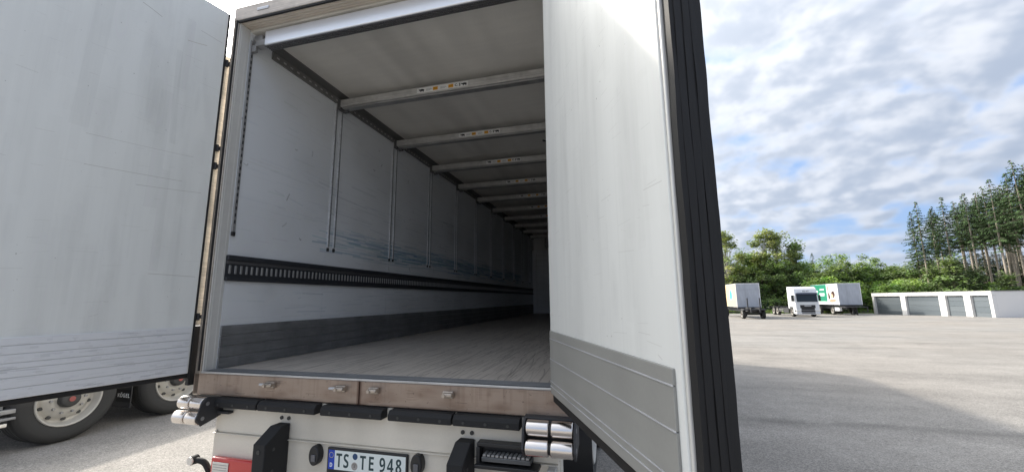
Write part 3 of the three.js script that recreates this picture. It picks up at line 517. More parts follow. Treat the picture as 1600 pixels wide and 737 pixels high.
// ------------------------------------------------------------------ the neighbouring empty chassis seen under the left door
{
  const X = -5.30, c = thing('container_chassis', 'empty low container chassis trailer parked alongside, seen under the left door', 'trailer', [X - 1.25, 0, -0.5]);
  const flapMap = canvasTex(512, 320, (k, w, h) => { k.fillStyle = '#171717'; k.fillRect(0, 0, w, h); k.fillStyle = '#ffffff'; k.font = 'bold 140px sans-serif'; k.textAlign = 'center'; k.fillText('KÖGEL', w / 2, 200); });
  each('main_beam', [bx(-0.62, -0.5, 0.72, 0.98, -12.2, -0.05), bx(0.5, 0.62, 0.72, 0.98, -12.2, -0.05)], mat.frame, c);
  for (const z of [-0.25, -3.3, -6.2, -9.1, -12.1]) obj('cross_beam', rb(-1.24, 1.24, 0.84, 0.985, z - 0.09, z + 0.09, 0.01), mat.frame, c);
  obj('side_rail', rb(1.19, 1.25, 0.80, 1.03, -12.2, -0.05, 0.01), mat.frame, c); obj('side_rail', rb(-1.25, -1.19, 0.80, 1.03, -12.2, -0.05, 0.01), mat.frame, c);
  obj('deck_plate', bx(-1.19, 1.19, 0.93, 0.95, -12.1, -0.1), mat.underside, c);
  for (const z of [-1.03, -2.34, -3.65]) {
    for (const s of [-1, 1]) wheel(c, s * (1.25 - 0.18), 0.52, z, s);
    obj('axle', cyl(0.07, 0.07, 1.9, 16, 'x', 0, 0.52, z), mat.frame, c);
  }
  for (const z of [-1.70, -3.01]) for (const s of [-1, 1]) {
    const f = obj('mud_flap', rb(s * 1.08 - 0.19, s * 1.08 + 0.17, 0.24, 0.83, z - 0.008, z + 0.008, 0.005), mat.black, c);
    if (s > 0) { const g = new THREE.PlaneGeometry(0.28, 0.17); g.translate(1.105, 0.40, z + 0.0092); obj('flap_print', g, M(1, 1, 1, 0.6, 0, { map: flapMap }), f); }
  }
  obj('rear_bumper', rb(-1.2, 1.2, 0.40, 0.52, -0.12, -0.02, 0.01), mat.aluDull, c);
  each('bumper_bracket', [rb(1.02, 1.12, 0.44, 0.72, -0.5, -0.12, 0.01), rb(1.16, 1.245, 0.40, 0.43, -0.56, -0.34, 0.008), rb(1.16, 1.235, 0.47, 0.52, -0.60, -0.40, 0.008)], mat.aluDull, c);
  obj('marker_lamp', rb(1.19, 1.24, 0.33, 0.37, -0.5, -0.42, 0.01), mat.lens, c);
  each('tail_lamp', [rb(0.75, 1.15, 0.56, 0.68, -0.05, 0.0, 0.01), rb(-1.15, -0.75, 0.56, 0.68, -0.05, 0.0, 0.01)], mat.red, c);
  each('landing_leg', [bx(-0.78, -0.66, 0.05, 0.95, -9.2, -9.08), bx(0.66, 0.78, 0.05, 0.95, -9.2, -9.08), bx(-0.86, -0.58, 0, 0.05, -9.3, -8.98), bx(0.58, 0.86, 0, 0.05, -9.3, -8.98)], mat.frame, c);
}

// ------------------------------------------------------------------ far vehicles
const whitePaint = MP(0.74, 0.75, 0.76, 0.3, 0, { clearcoat: 0.5 }), glassDark = MP(0.025, 0.035, 0.045, 0.15, 0, { specularIntensity: 0.5 });
const bodyGrey = M(0.46, 0.49, 0.545, 0.5, 0, { map: dirtMap });
{ // white lorry with bare chassis
  const x = 23.56, z = -54.0, y = groundY(x, z);
  const t = thing('white_lorry', 'white cab-over lorry with an empty bare chassis, facing the camera', 'lorry', [x, y, z]);
  const side = [[0, 0.55], [0.02, 1.2], [-0.02, 1.9], [-0.12, 2.75], [-0.32, 3.35], [-0.75, 3.62], [-2.25, 3.66], [-2.3, 3.5], [-2.3, 0.95], [-1.95, 0.95], [-1.85, 1.15], [-0.95, 1.15], [-0.85, 0.9], [-0.8, 0.42], [-0.05, 0.40]];
  const body = prism(side.map(([a, b]) => [-a, b]), -1.24, 1.24, 0.07); body.rotateY(Math.PI / 2); obj('cab', body, whitePaint, t);
  const tilt = (g, yy, zz, a) => { g.rotateX(a); g.translate(0, yy, zz); return g; };
  const ws = obj('windscreen', tilt(new RoundedBoxGeometry(2.16, 0.86, 0.05, 3, 0.02), 2.24, 0.0, -0.115), glassDark, t);
  obj('sun_visor', tilt(new RoundedBoxGeometry(2.24, 0.2, 0.16, 3, 0.04), 2.76, 0.02, -0.3), M(0.05, 0.06, 0.09, 0.25), t);
  obj('grille', [rb(-0.8, 0.8, 1.05, 1.42, -0.02, 0.05, 0.03), rb(-0.70, 0.70, 0.83, 1.05, -0.02, 0.05, 0.03)], mat.black, t);
  each('grille_bar', [rb(-0.36, 0.36, 1.27, 1.37, 0.051, 0.065, 0.006)], mat.aluBright, t);
  obj('brow_panel', rb(-0.95, 0.95, 1.45, 1.72, -0.03, 0.035, 0.02), whitePaint, t);
  obj('bumper', [rb(-1.24, 1.24, 0.30, 0.55, -0.5, 0.07, 0.05), rb(-1.24, -0.75, 0.55, 0.86, -0.5, 0.06, 0.05), rb(0.75, 1.24, 0.55, 0.86, -0.5, 0.06, 0.05)], whitePaint, t);
  obj('air_intake', rb(-0.7, 0.7, 0.42, 0.52, 0.0701, 0.078, 0.003), mat.black, t); obj('lower_grille', rb(-0.72, 0.72, 0.56, 0.80, -0.02, 0.05, 0.02), mat.black, t);
  for (const s of [-1, 1]) {
    const h = obj('headlight', rb(s * 1.0 - 0.2, s * 1.0 + 0.2, 0.66, 0.78, 0.0605, 0.075, 0.006), mat.lens, t);
    obj('mirror', [rb(s * 1.42 - 0.1, s * 1.42 + 0.1, 1.9, 2.6, -0.3, -0.12, 0.05), rb(s * 1.28 - 0.1, s * 1.28 + 0.1, 2.5, 2.56, -0.26, -0.2, 0.02)], s < 0 ? mat.black : mat.black, t);
    const d = part('door', t); obj('side_window', rb(s * 1.243 - 0.012, s * 1.243 + 0.012, 1.85, 2.6, -1.15, -0.3, 0.01), glassDark, d); obj('door_handle', rb(s * 1.255 - 0.01, s * 1.255 + 0.01, 1.62, 1.67, -1.1, -0.95, 0.005), mat.black, d);
    obj('step_panel', rb(s * 1.2 - 0.06, s * 1.2 + 0.06, 0.35, 1.1, -0.82, -0.55, 0.03), whitePaint, t);
    wheel(t, s * 1.06, 0.52, -1.4, s); wheel(t, s * 1.06, 0.52, -6.2, s); wheel(t, s * 1.06, 0.52, -7.55, s);
    obj('side_skirt', rb(s * 1.17 - 0.05, s * 1.17 + 0.05, 0.4, 0.95, -4.0, -2.4, 0.03), mat.frame, t);
    each('side_guard', [rb(s * 1.2 - 0.02, s * 1.2 + 0.02, 0.55, 0.65, -5.5, -4.1, 0.01), rb(s * 1.2 - 0.02, s * 1.2 + 0.02, 0.78, 0.88, -5.5, -4.1, 0.01)], mat.aluDull, t);
  }
  const nm = canvasTex(512, 128, (c, w, h) => { c.fillStyle = '#eceef0'; c.fillRect(0, 0, w, h); c.fillStyle = '#23262c'; c.font = 'italic bold 112px sans-serif'; c.textAlign = 'center'; c.fillText('KLVT', w / 2, 104); });
  const np = new THREE.PlaneGeometry(1.35, 0.3); np.rotateX(-0.33); np.translate(0, 3.08, -0.17); obj('name_board', np, M(0.85, 0.85, 0.85, 0.4, 0, { map: nm }), t);
  each('chassis_rail', [bx(-0.45, -0.35, 0.75, 1.0, -8.6, -2.2), bx(0.35, 0.45, 0.75, 1.0, -8.6, -2.2)], mat.frame, t);
  for (const zz of [-2.9, -4.6, -6.9, -8.4]) each('swap_body_carrier', [rb(-1.2, 1.2, 1.0, 1.12, zz - 0.08, zz + 0.08, 0.01)], mat.frame, t);
  each('mudguard', [rb(0.86, 1.24, 1.06, 1.1, -8.1, -5.6, 0.015), rb(-1.24, -0.86, 1.06, 1.1, -8.1, -5.6, 0.015)], mat.black, t);
}
function swapTrailer(name, label, x, z, len, sideMat, rearMat, opts) {
  const y = groundY(x, z), t = thing(name, label, 'trailer', [x, y, z]);
  const h0 = opts.h0, h1 = 4.0, W = 1.25;
  obj('body', rb(-W + 0.01, W - 0.01, h0, h1, -len, -0.02, 0.03), rearMat, t);
  each('corner_trim', [rb(-W, -W + 0.07, h0, h1 + 0.01, -0.09, 0.0, 0.01), rb(W - 0.07, W, h0, h1 + 0.01, -0.09, 0.0, 0.01), rb(-W + 0.07, W - 0.07, h1 - 0.07, h1 + 0.012, -0.09, 0.0, 0.01)], whitePaint, t);
  const g = new THREE.PlaneGeometry(len - 0.12, h1 - h0 - 0.1); g.rotateY(-Math.PI / 2); g.translate(-W + 0.005, (h0 + h1) / 2, -len / 2 - 0.02); obj('side_curtain', g, sideMat, t);
  const g2 = new THREE.PlaneGeometry(len - 0.12, h1 - h0 - 0.1); g2.rotateY(Math.PI / 2); g2.translate(W - 0.005, (h0 + h1) / 2, -len / 2 - 0.02); obj('side_curtain', g2, rearMat, t);
  each('chassis_rail', [bx(-0.5, -0.38, 0.72, h0 - 0.002, -len, 0.02 + (opts.nose || 0)), bx(0.38, 0.5, 0.72, h0 - 0.002, -len, 0.02 + (opts.nose || 0))], mat.frame, t);
  each('cross_bar', [rb(-1.22, 1.22, h0 - 0.16, h0 - 0.003, -0.2, 0.03, 0.01), rb(-1.22, 1.22, h0 - 0.16, h0 - 0.003, -len, -len + 0.2, 0.01)], mat.frame, t);
  for (const zz of opts.axles) { for (const s of [-1, 1]) wheel(t, s * 1.05, 0.5, zz, s, 0.5); obj('axle', cyl(0.07, 0.07, 1.9, 12, 'x', 0, 0.5, zz), mat.frame, t); }
  return t;
}
{
  const green = canvasTex(1024, 512, (c, w, h) => {
    c.fillStyle = '#f1efec'; c.fillRect(0, 0, w, h); c.fillStyle = '#1f7d62'; c.fillRect(0, 0, w * 0.62, h * 0.86);
    c.fillStyle = '#e8f2ec'; c.fillRect(w * 0.36, h * 0.22, w * 0.16, h * 0.07); c.fillRect(w * 0.33, h * 0.44, w * 0.2, h * 0.06); c.fillRect(w * 0.30, h * 0.52, w * 0.22, h * 0.06); c.fillRect(w * 0.08, h * 0.3, w * 0.2, h * 0.1);
    // soft photographic print: dark hair, pale face, arm
    c.fillStyle = '#3a2620'; c.beginPath(); c.ellipse(w * 0.83, h * 0.52, 70, 92, 0.2, 0, 7); c.fill(); c.fillStyle = '#5b4034'; c.fillRect(w * 0.655, h * 0.1, 36, h * 0.62);
    c.fillStyle = '#d9a98f'; c.beginPath(); c.ellipse(w * 0.785, h * 0.60, 46, 62, 0.3, 0, 7); c.fill(); c.fillStyle = '#c48e78'; c.beginPath(); c.ellipse(w * 0.80, h * 0.82, 130, 42, -0.1, 0, 7); c.fill(); c.fillStyle = '#221a18'; c.beginPath(); c.ellipse(w * 0.70, h * 0.62, 26, 80, 0, 0, 7); c.fill();
    c.fillStyle = '#6f8a6c'; c.font = 'bold 92px sans-serif'; c.fillText('GEIS', w * 0.72, h * 0.24);
  });
  const t = swapTrailer('green_poster_trailer', 'box trailer with green advertising side and grey end, behind the white lorry', 29.9, -58, 7.4, M(1, 1, 1, 0.5, 0, { map: green }), bodyGrey, { h0: 1.28, axles: [-2.0, -5.6] });
  obj('side_locker', rb(-1.2, -0.9, 0.5, 0.95, -1.4, 0.3 - 0.6, 0.02), whitePaint, t);
  each('tail_frame', [rb(-1.2, 1.2, 0.98, 1.06, 0.05, 1.2, 0.02), rb(1.1, 1.2, 0.4, 1.05, 1.0, 1.1, 0.02), rb(0.5, 1.2, 0.42, 0.5, 0.9, 1.0, 0.02)], mat.frame, t);
  each('landing_leg', [bx(0.3, 0.45, 0.02, 1.1, 0.2, 0.35), bx(-0.1, 0.05, 0.02, 1.1, 0.2, 0.35)], mat.frame, t);
  const beige = canvasTex(1024, 512, (c, w, h) => {
    c.fillStyle = '#cdb58e'; c.fillRect(0, 0, w, h); const R = rng(9);
    for (let k = 0; k < 400; k++) { c.fillStyle = `rgba(120,90,60,${R() * 0.06})`; c.fillRect(R() * w, R() * h, 3 + R() * 30, 3 + R() * 30); }
    c.fillStyle = '#3aa0df'; c.beginPath(); c.moveTo(w * 0.62, h * 0.66); c.lineTo(w * 0.60, h * 0.44); c.quadraticCurveTo(w * 0.66, h * 0.22, w * 0.70, h * 0.26); c.quadraticCurveTo(w * 0.77, h * 0.30, w * 0.76, h * 0.52); c.quadraticCurveTo(w * 0.75, h * 0.68, w * 0.68, h * 0.70); c.closePath(); c.fill(); c.fillStyle = '#58b4ea'; c.beginPath(); c.ellipse(w * 0.70, h * 0.30, 34, 40, 0.3, 0, 7); c.fill();
    c.strokeStyle = 'rgba(130,100,80,0.5)'; c.lineWidth = 3; for (let k = 0; k < 9; k++) { c.beginPath(); c.moveTo(k * w / 9, h * 0.78); c.lineTo(k * w / 9, h); c.stroke(); }
  });
  const b = swapTrailer('beige_poster_trailer', 'box trailer with beige sunlit side and blue figure print, by the black door seal', 16.12, -50, 7.4, M(1, 1, 1, 0.6, 0, { map: beige }), bodyGrey, { h0: 1.26, axles: [-5.8], nose: 2.2 });
  obj('front_seam', bx(-1.2, 1.2, 3.28, 3.31, -0.019, -0.012), M(0.3, 0.32, 0.35, 0.6), b);
  for (const s of [-1, 1]) obj('body_stake', rb(s * 0.62 - 0.055, s * 0.62 + 0.055, 1.0, 2.32, 1.6, 1.72, 0.01), mat.frame, b);
  each('drawbar_frame', [rb(-1.15, 1.15, 0.95, 1.10, 0.9, 1.9, 0.02), rb(-0.9, 0.9, 0.6, 0.8, 0.6, 1.2, 0.02)], mat.frame, b);
  for (const s of [-1, 1]) wheel(b, s * 0.98, 0.5, 1.1, s, 0.5);
  obj('axle', cyl(0.08, 0.08, 1.8, 12, 'x', 0, 0.5, 1.1), mat.frame, b);
}

// ------------------------------------------------------------------ garages
{
  const X = 35.5, g = thing('garage_row', 'low white flat-roofed row of garages with grey roller doors', 'garage', [X, groundY(X, -55), -55]);
  const Y = 2.62, z = (w) => w + 55, base = -0.55;
  const wallMat = M(0.74, 0.725, 0.705, 0.8);
  const openings = [[-64.0, -58.7], [-57.85, -52.5], [-51.6, -49.2], [-48.4, -46.3]];
  const ends = [-64.45, ...openings.flat(), -45.95];
  for (let i = 0; i < ends.length; i += 2) obj('pillar', rb(0, 0.3, base, 2.22, z(ends[i]), z(ends[i + 1]), 0.02), wallMat, g);
  obj('fascia', rb(-0.01, 0.3, 2.223, Y, z(-64.47), z(-45.93), 0.02), wallMat, g);
  const doorMat = [M(0.115, 0.135, 0.15, 0.45, 0.1), M(0.125, 0.145, 0.16, 0.45, 0.1), M(0.105, 0.125, 0.14, 0.45, 0.1)];
  openings.forEach(([a, b], i) => { const d = part('garage_door', g); for (let k = 0; k < 5; k++) obj('door_section', rb(0.22, 0.26, base + k * 0.555 + 0.006, base + (k + 1) * 0.555 - 0.006, z(a) - 0.02, z(b) + 0.02, 0.008), doorMat[(i + k) % 3], d); });
  obj('end_wall', rb(0.303, 12, base, Y - 0.004, z(-46.2), z(-45.96), 0.02), wallMat, g);
  obj('end_wall', rb(0.303, 12, base, Y - 0.004, z(-64.44), z(-64.2), 0.02), wallMat, g);
  obj('back_wall', rb(11.76, 12, base, Y - 0.006, z(-64.19), z(-46.21), 0.02), wallMat, g);
  obj('roof', rb(-0.03, 12.02, Y + 0.001, Y + 0.05, z(-64.5), z(-45.9), 0.01), M(0.16, 0.165, 0.16, 0.7), g);
}

// ------------------------------------------------------------------ verge, fence
{
  const g = new THREE.PlaneGeometry(1800, 500, 60, 30); g.rotateX(-Math.PI / 2); g.translate(20, -0.66, -64.5 - 250); metreUV(g);
  tag(obj('grass_ground', g, M(0.10, 0.13, 0.045, 0.95, 0, { map: asphaltMap })), 'grass ground beyond the edge of the asphalt', null, null, 'structure');
  const R = rng(202), blade = new THREE.BufferGeometry();
  blade.setAttribute('position', new THREE.Float32BufferAttribute([-0.03, 0, 0, 0.03, 0, 0, 0.01, 0.34, 0.05, -0.05, 0, 0.04, 0.0, 0, 0.06, -0.05, 0.26, -0.04, 0.03, 0, -0.05, 0.08, 0, -0.03, 0.09, 0.3, 0.02], 3)); blade.computeVertexNormals();
  const N = 14000, im = new THREE.InstancedMesh(blade, M(0.13, 0.19, 0.05, 0.9), N), m = new THREE.Matrix4(), c = new THREE.Color();
  for (let i = 0; i < N; i++) { const x = 8 + R() * 34, z = -64.6 - R() * 12, s = 0.6 + R() * 1.3; m.makeRotationY(R() * 6.28); m.scale(new THREE.Vector3(s * 1.5, s, s * 1.5)); m.setPosition(x, -0.67, z); im.setMatrixAt(i, m); c.setRGB(0.7 + R() * 0.6, 0.8 + R() * 0.4, 0.6 + R() * 0.5); im.setColorAt(i, c); }
  im.name = 'verge_grass'; im.castShadow = im.receiveShadow = true; scene.add(im); tag(im, 'rough green grass along the far edge of the yard', 'grass', null, 'stuff');
  const f = thing('mesh_fence', 'thin green mesh fence along the grass behind the parked trailers', 'fence', [24, -0.66, -69]);
  const fm = M(0.03, 0.07, 0.045, 0.6);
  for (let k = 0; k <= 10; k++) obj('fence_post', rb(-15 + k * 3 - 0.04, -15 + k * 3 + 0.04, 0, 2.1, -0.03, 0.03, 0.01), fm, f);
  for (let k = 0; k < 10; k++) { const w = []; for (let i = 1; i < 12; i++) w.push(bx(-15 + k * 3 + i * 0.25 - 0.008, -15 + k * 3 + i * 0.25 + 0.008, 0.05, 2.0, -0.008, 0.008)); for (let j = 0; j < 8; j++) w.push(bx(-15 + k * 3 + 0.04, -15 + k * 3 + 2.96, 0.1 + j * 0.26, 0.125 + j * 0.26, 0.0085, 0.02)); obj('mesh_panel', w, fm, f); }
}

// ------------------------------------------------------------------ trees
const leafMat = new THREE.MeshPhysicalMaterial({ vertexColors: true, color: 0xffffff, roughness: 1, transmission: 0.35, thickness: 0 });
const needleMat = new THREE.MeshStandardMaterial({ vertexColors: true, color: 0xffffff, roughness: 1 });
const barkPine = M(0.40, 0.345, 0.285, 0.95, 0, { map: dirtMap }), barkBirch = M(0.42, 0.40, 0.36, 0.9, 0, { map: dirtMap }), barkDark = M(0.09, 0.075, 0.06, 0.95);
class Leaves {
  constructor() { this.p = []; this.c = []; }
  quad(x, y, z, ax, ay, az, bx_, by, bz, r, g, b) {      // corner pairs along a and b, folded a little
    const P = this.p, C = this.c, q = [[x - ax, y - ay, z - az], [x + bx_, y + by, z + bz], [x + ax, y + ay, z + az], [x - bx_, y - by, z - bz]];
    P.push(...q[0], ...q[1], ...q[2], ...q[0], ...q[2], ...q[3]); for (let i = 0; i < 6; i++) C.push(r, g, b);
  }
  build() { const g = new THREE.BufferGeometry(); g.setAttribute('position', new THREE.Float32BufferAttribute(this.p, 3)); g.setAttribute('color', new THREE.Float32BufferAttribute(this.c, 3)); g.computeVertexNormals(); return g; }
}
function limb(p0, p1, r0, r1, seg = 6) { const a = new THREE.Vector3(...p0), b = new THREE.Vector3(...p1), d = b.clone().sub(a), g = new THREE.CylinderGeometry(r1, r0, d.length(), seg, 1); g.translate(0, d.length() / 2, 0); g.applyQuaternion(new THREE.Quaternion().setFromUnitVectors(new THREE.Vector3(0, 1, 0), d.normalize())); g.translate(...p0); return g; }
function spruceParts(seed, bare) {      // 20 m tall, crown above the bare share of the trunk
  const R = rng(seed), L = new Leaves(), twigs = [], H = 20, y0 = H * bare, limbs = [limb([0, 0, 0], [0.1, H * 0.5, 0.05], 0.165, 0.125, 8), limb([0.1, H * 0.5, 0.05], [0, H * 0.99, 0], 0.125, 0.015, 7)];
  for (let k = 0; k < 16; k++) { const y = y0 * (0.35 + 0.6 * R()), a = R() * 6.28, l = 0.4 + R() * 1.1; limbs.push(limb([0, y, 0], [Math.cos(a) * l, y - 0.15, Math.sin(a) * l], 0.03, 0.008, 4)); }
  for (let y = y0; y < H - 0.1; y += mix(0.62, 0.34, (y - y0) / (H - y0)) * (0.8 + R() * 0.4)) {
    const t = (y - y0) / (H - y0), len0 = (0.08 + 3.0 * Math.pow(1 - t, 0.95)) * (t < 0.18 ? 0.45 + 3.0 * t : 1), nb = t > 0.85 ? 4 : 6;
    for (let b = 0; b < nb; b++) {
      if (R() < 0.18) continue;
      const a = (b + R() * 0.9) / nb * 6.283 + y * 3, len = len0 * (0.5 + 0.65 * R()), droop = 0.12 + 0.30 * (1 - t) + R() * 0.15, steps = Math.max(2, Math.round(len / 0.2)), cx = Math.cos(a), cz = Math.sin(a);
      twigs.push(limb([0, y, 0], [cx * len * 0.9, y - droop * len * 0.6, cz * len * 0.9], 0.026, 0.006, 3));
      const tk = 0.7 + R() * 0.6;
      for (let s = 1; s <= steps; s++) {
        const u = s / steps, d = len * u, px = cx * d, pz = cz * d, py = y - droop * d * (1.15 - 0.6 * u * u);
        for (let q = 0; q < 4; q++) {
          const sd = (R() - 0.5) * 2.4, tone = tk * (0.75 + R() * 0.5), fx = cx * 0.8 - cz * sd, fz = cz * 0.8 + cx * sd, fl = 1 / Math.hypot(fx, fz), ll = (0.16 + 0.26 * (1 - u * 0.7)) * (0.6 + R() * 0.7) * (0.35 + 0.65 * Math.pow(1 - t, 0.6));
          L.quad(px + fx * fl * ll * 0.8, py - 0.03 - R() * 0.14, pz + fz * fl * ll * 0.8, fx * fl * ll * 0.8, -0.05 - R() * 0.14, fz * fl * ll * 0.8, -fz * fl * 0.05, 0.05 * (R() - 0.5), fx * fl * 0.05, 0.052 * tone, 0.094 * tone, 0.030 * tone);
        }
      }
    }
  }
  return { leaves: L.build(), wood: mergeGeometries(limbs.map(norm)), twigs: mergeGeometries(twigs.map(norm)) };
}
function broadParts(seed, { H = 10, rx = 3, ry = 4, cy = 6.3, clumps = 50, per = 90, leaf = 0.165, tint = [0.060, 0.105, 0.030], clump = 1.0, slim = 1 }) {
  const R = rng(seed), L = new Leaves(), limbs = [limb([0, 0, 0], [0.1, cy - ry * 0.3, 0.05], 0.17, 0.11, 8), limb([0.1, cy - ry * 0.3, 0.05], [0, cy + ry * 0.75, 0], 0.11, 0.02, 6)];
  for (let k = 0; k < clumps; k++) {
    const u = R() * 2 - 1, a = R() * 6.283, rr = Math.pow(R(), 0.4), s = Math.sqrt(1 - u * u), taper = slim < 1 ? mix(1, slim, clamp((u + 1) / 2)) : 1;
    const x = Math.cos(a) * s * rx * rr * taper, z = Math.sin(a) * s * rx * rr * taper, y = cy + u * ry * Math.pow(rr, 0.5), cr = clump * (0.55 + R() * 0.75), tk = 0.72 + R() * 0.56, yel = R() * 0.25;
    limbs.push(limb([0.05, mix(cy - ry * 0.6, y, 0.5), 0], [x * 0.9, y, z * 0.9], 0.045, 0.012, 4));
    for (let i = 0; i < per; i++) {
      const v = R() * 2 - 1, b = R() * 6.283, q = Math.pow(R(), 0.45) * cr, w = Math.sqrt(1 - v * v);
      const lx = x + Math.cos(b) * w * q, ly = y + v * q * 0.75, lz = z + Math.sin(b) * w * q, t = tk * (0.8 + R() * 0.4), sz = leaf * (0.6 + R() * 0.8), d = R() * 6.283, e = (R() - 0.5) * 1.4, f = (R() - 0.5) * 1.2;
      L.quad(lx, ly, lz, Math.cos(d) * sz, e * sz, Math.sin(d) * sz, -Math.sin(d) * sz * 0.6, f * sz * 0.6, Math.cos(d) * sz * 0.6, tint[0] * 3.1 * t * (1 + yel), tint[1] * 3.0 * t, tint[2] * 2.2 * t * (1 - yel));
    }
  }
  return { leaves: L.build(), wood: mergeGeometries(limbs.map(norm)) };
}
function plant(name, parts, wood, label, group, az, dist, height, baseH, turn, wide = 1) {    // bearing in degrees from the trailer's axis
  const a = az * Math.PI / 180, x = 1.53 + Math.sin(a) * dist, z = 2.17 - Math.cos(a) * dist, s = height / baseH;
  const t = thing(name, label, name.includes('bush') ? 'bush' : 'tree', [x, -0.7, z], turn, group); t.scale.set(s * wide, s, s * wide);
  obj('trunk', parts.wood, wood, t); if (parts.twigs) obj('branches', parts.twigs, barkDark, t); obj('crown', parts.leaves, parts.twigs ? needleMat : leafMat, t); return t;
}
{
  const spr = [spruceParts(301, 0.46), spruceParts(302, 0.54), spruceParts(303, 0.62), spruceParts(304, 0.40)], low = spruceParts(307, 0.05);
  const R = rng(99);
  // front row of the stand, left to right
  const front = [[30.9, 84, 0.150], [31.4, 82, 0.169], [32.3, 86, 0.152], [33.2, 83, 0.171], [34.0, 85, 0.160], [34.7, 82, 0.173], [35.4, 86, 0.165], [35.9, 83, 0.180], [36.4, 80, 0.190], [36.9, 85, 0.178], [37.4, 82, 0.196], [37.9, 78, 0.216], [38.5, 82, 0.205], [39.0, 79, 0.222], [39.6, 83, 0.210], [40.2, 80, 0.225]];
  front.forEach(([az, d, tan], i) => {
    const label = i === 0 ? 'shorter spruce half hidden behind the leftmost tall spruce' : i === 1 ? 'leftmost tall spruce of the stand, full crown against the sky' : i === 11 ? 'tallest spruce in view at the right edge of the picture' : ['', '', 'third', 'fourth', 'fifth', 'sixth', 'seventh', 'eighth', 'ninth', 'tenth', 'eleventh', '', 'thirteenth', 'fourteenth', 'fifteenth', 'sixteenth'][i] + ' spruce from the left in the front row behind the garages';
    plant('spruce_tree', spr[i % 4 === 3 && i > 3 ? 1 : [3, 0, 1, 0, 2, 1, 2][i % 7]], barkPine, label, 'front row of tall spruces behind the garages', az, d, d * tan + 2.4, 20, R() * 6);
  });
  for (let i = 0; i < 28; i++) { const az = 32.2 + R() * 11, d = 88 + R() * 26; plant('spruce_tree', spr[1 + (i % 2)], barkPine, 'spruce deeper in the stand behind the front row', 'spruces deep in the stand', az, d, d * mix(0.145, 0.195, clamp((az - 31) / 8)) * (0.9 + R() * 0.12) + 2.4, 20, R() * 6); }
  for (let i = 0; i < 44; i++) { const az = 31.2 + i * 0.26 + R() * 0.3, d = 100 + R() * 22; plant('spruce_tree', i % 3 ? low : spr[3], barkPine, 'low-branched spruce at the dark back of the stand', 'low-branched spruces at the back of the stand', az, d, d * (0.05 + R() * 0.03) + 2.4, 20, R() * 6, 2.4); }
  const brd = [broadParts(401, {}), broadParts(402, { rx: 3.4, ry: 3.6, cy: 6.0 }), broadParts(403, { rx: 2.2, ry: 4.6, cy: 5.6, tint: [0.085, 0.115, 0.045], clumps: 66, per: 70, clump: 0.85, leaf: 0.15 }), broadParts(404, { rx: 2.4, ry: 4.7, cy: 5.4, slim: 0.25, tint: [0.055, 0.095, 0.032] }), broadParts(405, { rx: 4.2, ry: 2.7, cy: 7.0, clumps: 54 })];
  const bush = [broadParts(411, { H: 5, rx: 2.6, ry: 2.2, cy: 2.5, clumps: 40, per: 84, tint: [0.085, 0.150, 0.032], clump: 0.8, leaf: 0.145 }), broadParts(412, { H: 5, rx: 3.0, ry: 2.3, cy: 2.4, clumps: 40, per: 84, tint: [0.060, 0.110, 0.030], clump: 0.8, leaf: 0.145 })];
  const backTree = broadParts(421, { rx: 3.0, ry: 4.4, cy: 5.3, tint: [0.056, 0.098, 0.030] }), smallSpr = spruceParts(306, 0.06);
  // named trees along the far side, left to right
  plant('broadleaf_tree', brd[2], barkBirch, 'tall leafy tree beside the black door seal', 'treeline', 13.6, 76, 13.0, 10, 1);
  plant('broadleaf_tree', brd[0], barkDark, 'broad tree between the door seal and the pale birches', 'treeline', 15.4, 80, 10.4, 10, 2);
  plant('birch_tree', brd[2], barkBirch, 'pale airy birch, tallest above the beige trailer', 'treeline', 17.9, 80, 13.4, 10, 3);
  plant('birch_tree', brd[2], barkBirch, 'pale airy birch just right of the tallest birch', 'treeline', 19.0, 81, 12.9, 10, 4.4);
  plant('pointed_tree', brd[3], barkDark, 'pointed green tree right of the birches', 'treeline', 20.8, 82, 12.0, 10, 5);
  plant('young_spruce', smallSpr, barkPine, 'small spruce with thin tip above the white lorry', 'treeline', 22.4, 92, 10.4, 20, 1, 1.5);
  plant('young_spruce', smallSpr, barkPine, 'thin spruce tip left of the domed tree', 'treeline', 24.1, 96, 10.2, 20, 2, 1.3);
  plant('domed_tree', brd[4], barkBirch, 'wide domed pale green tree above the grey box trailer', 'treeline', 25.3, 88, 9.4, 9.7, 0.6, 1.15);
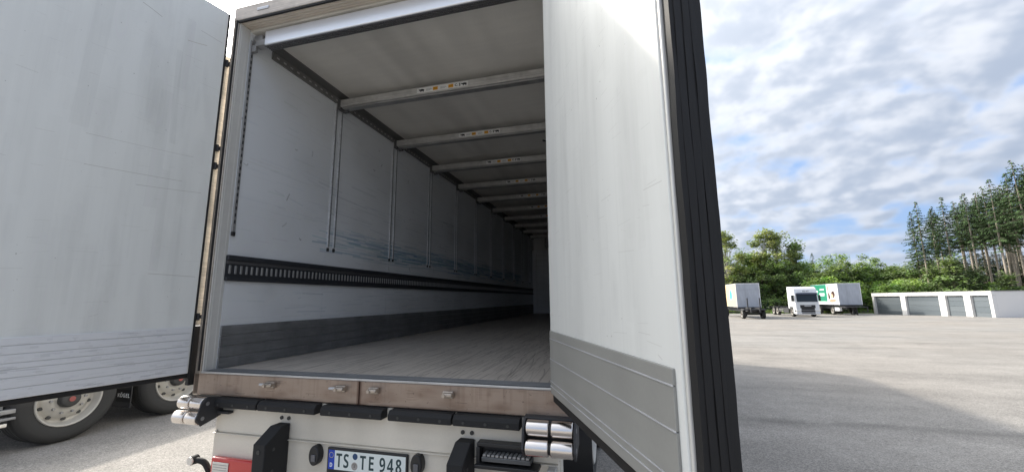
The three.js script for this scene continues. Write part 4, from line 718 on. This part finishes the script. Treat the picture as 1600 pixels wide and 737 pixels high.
  const line = [[12.2, 80, 10, 0], [14.4, 78, 8, 1], [16.6, 79, 9.4, 0], [17.2, 77, 8, 1], [18.5, 78, 8.6, 0], [19.8, 79, 8.4, 1], [21.5, 84, 8.2, 0], [23.2, 86, 6.8, 1], [24.2, 84, 6.5, 0], [26.6, 90, 8.0, 1], [27.7, 92, 8.2, 0], [28.6, 94, 7.8, 1], [29.4, 90, 7.2, 0], [30.2, 88, 6.6, 1], [11.0, 82, 11, 1], [9.6, 84, 10, 0], [8, 86, 11, 1]];
  line.forEach(([az, d, h, k], i) => plant('broadleaf_tree', brd[k], barkDark, 'mid green rounded tree within the far treeline', 'rounded trees of the treeline', az, d, h, 10, i * 1.7, 1.1));
  for (let i = 0; i < 26; i++) { const az = 8 + i * 0.92 + R() * 0.5, d = 84 + R() * 14; plant('background_tree', backTree, barkDark, 'tree filling the back of the treeline', 'trees at the back of the treeline', az, d, (az < 21.5 ? 8.0 : 6.2) + R() * 1.6, 10, R() * 6, 1.35); }
  for (const [az, d, h, lab] of [[31.8, 82, 6.4, 'bright green young tree in front of the leftmost spruces'], [33.1, 80, 7.6, 'light green bushy tree below the second spruces'], [34.4, 81, 6.0, 'light green tree beside the bushy one behind the garage'], [36.3, 80, 5.2, 'fresh green young tree among the bare spruce trunks']]) plant('young_tree', brd[3], barkDark, lab, 'young trees below the spruces', az, d, h, 10, az, 1.5);
  for (let i = 0; i < 34; i++) { const az = 20.5 + i * 0.56 + R() * 0.3, d = (az > 24 ? 79 : 74) + R() * 6; plant('leafy_bush', bush[i % 2], barkDark, 'leafy green bush at the foot of the treeline', 'bushes at the foot of the treeline', az, d, (az > 31 ? 2.9 + R() * 1.2 : 3.2 + R() * 2.2), 4.8, R() * 6); }
  for (let i = 0; i < 8; i++) { const az = 10 + i * 1.3 + R() * 0.5; plant('leafy_bush', bush[1], barkDark, 'low bush in the shade under the left treeline', 'bushes under the left treeline', az, 75 + R() * 4, 2.6 + R(), 4.8, R() * 6); }
}

renderer.render(scene, camera);
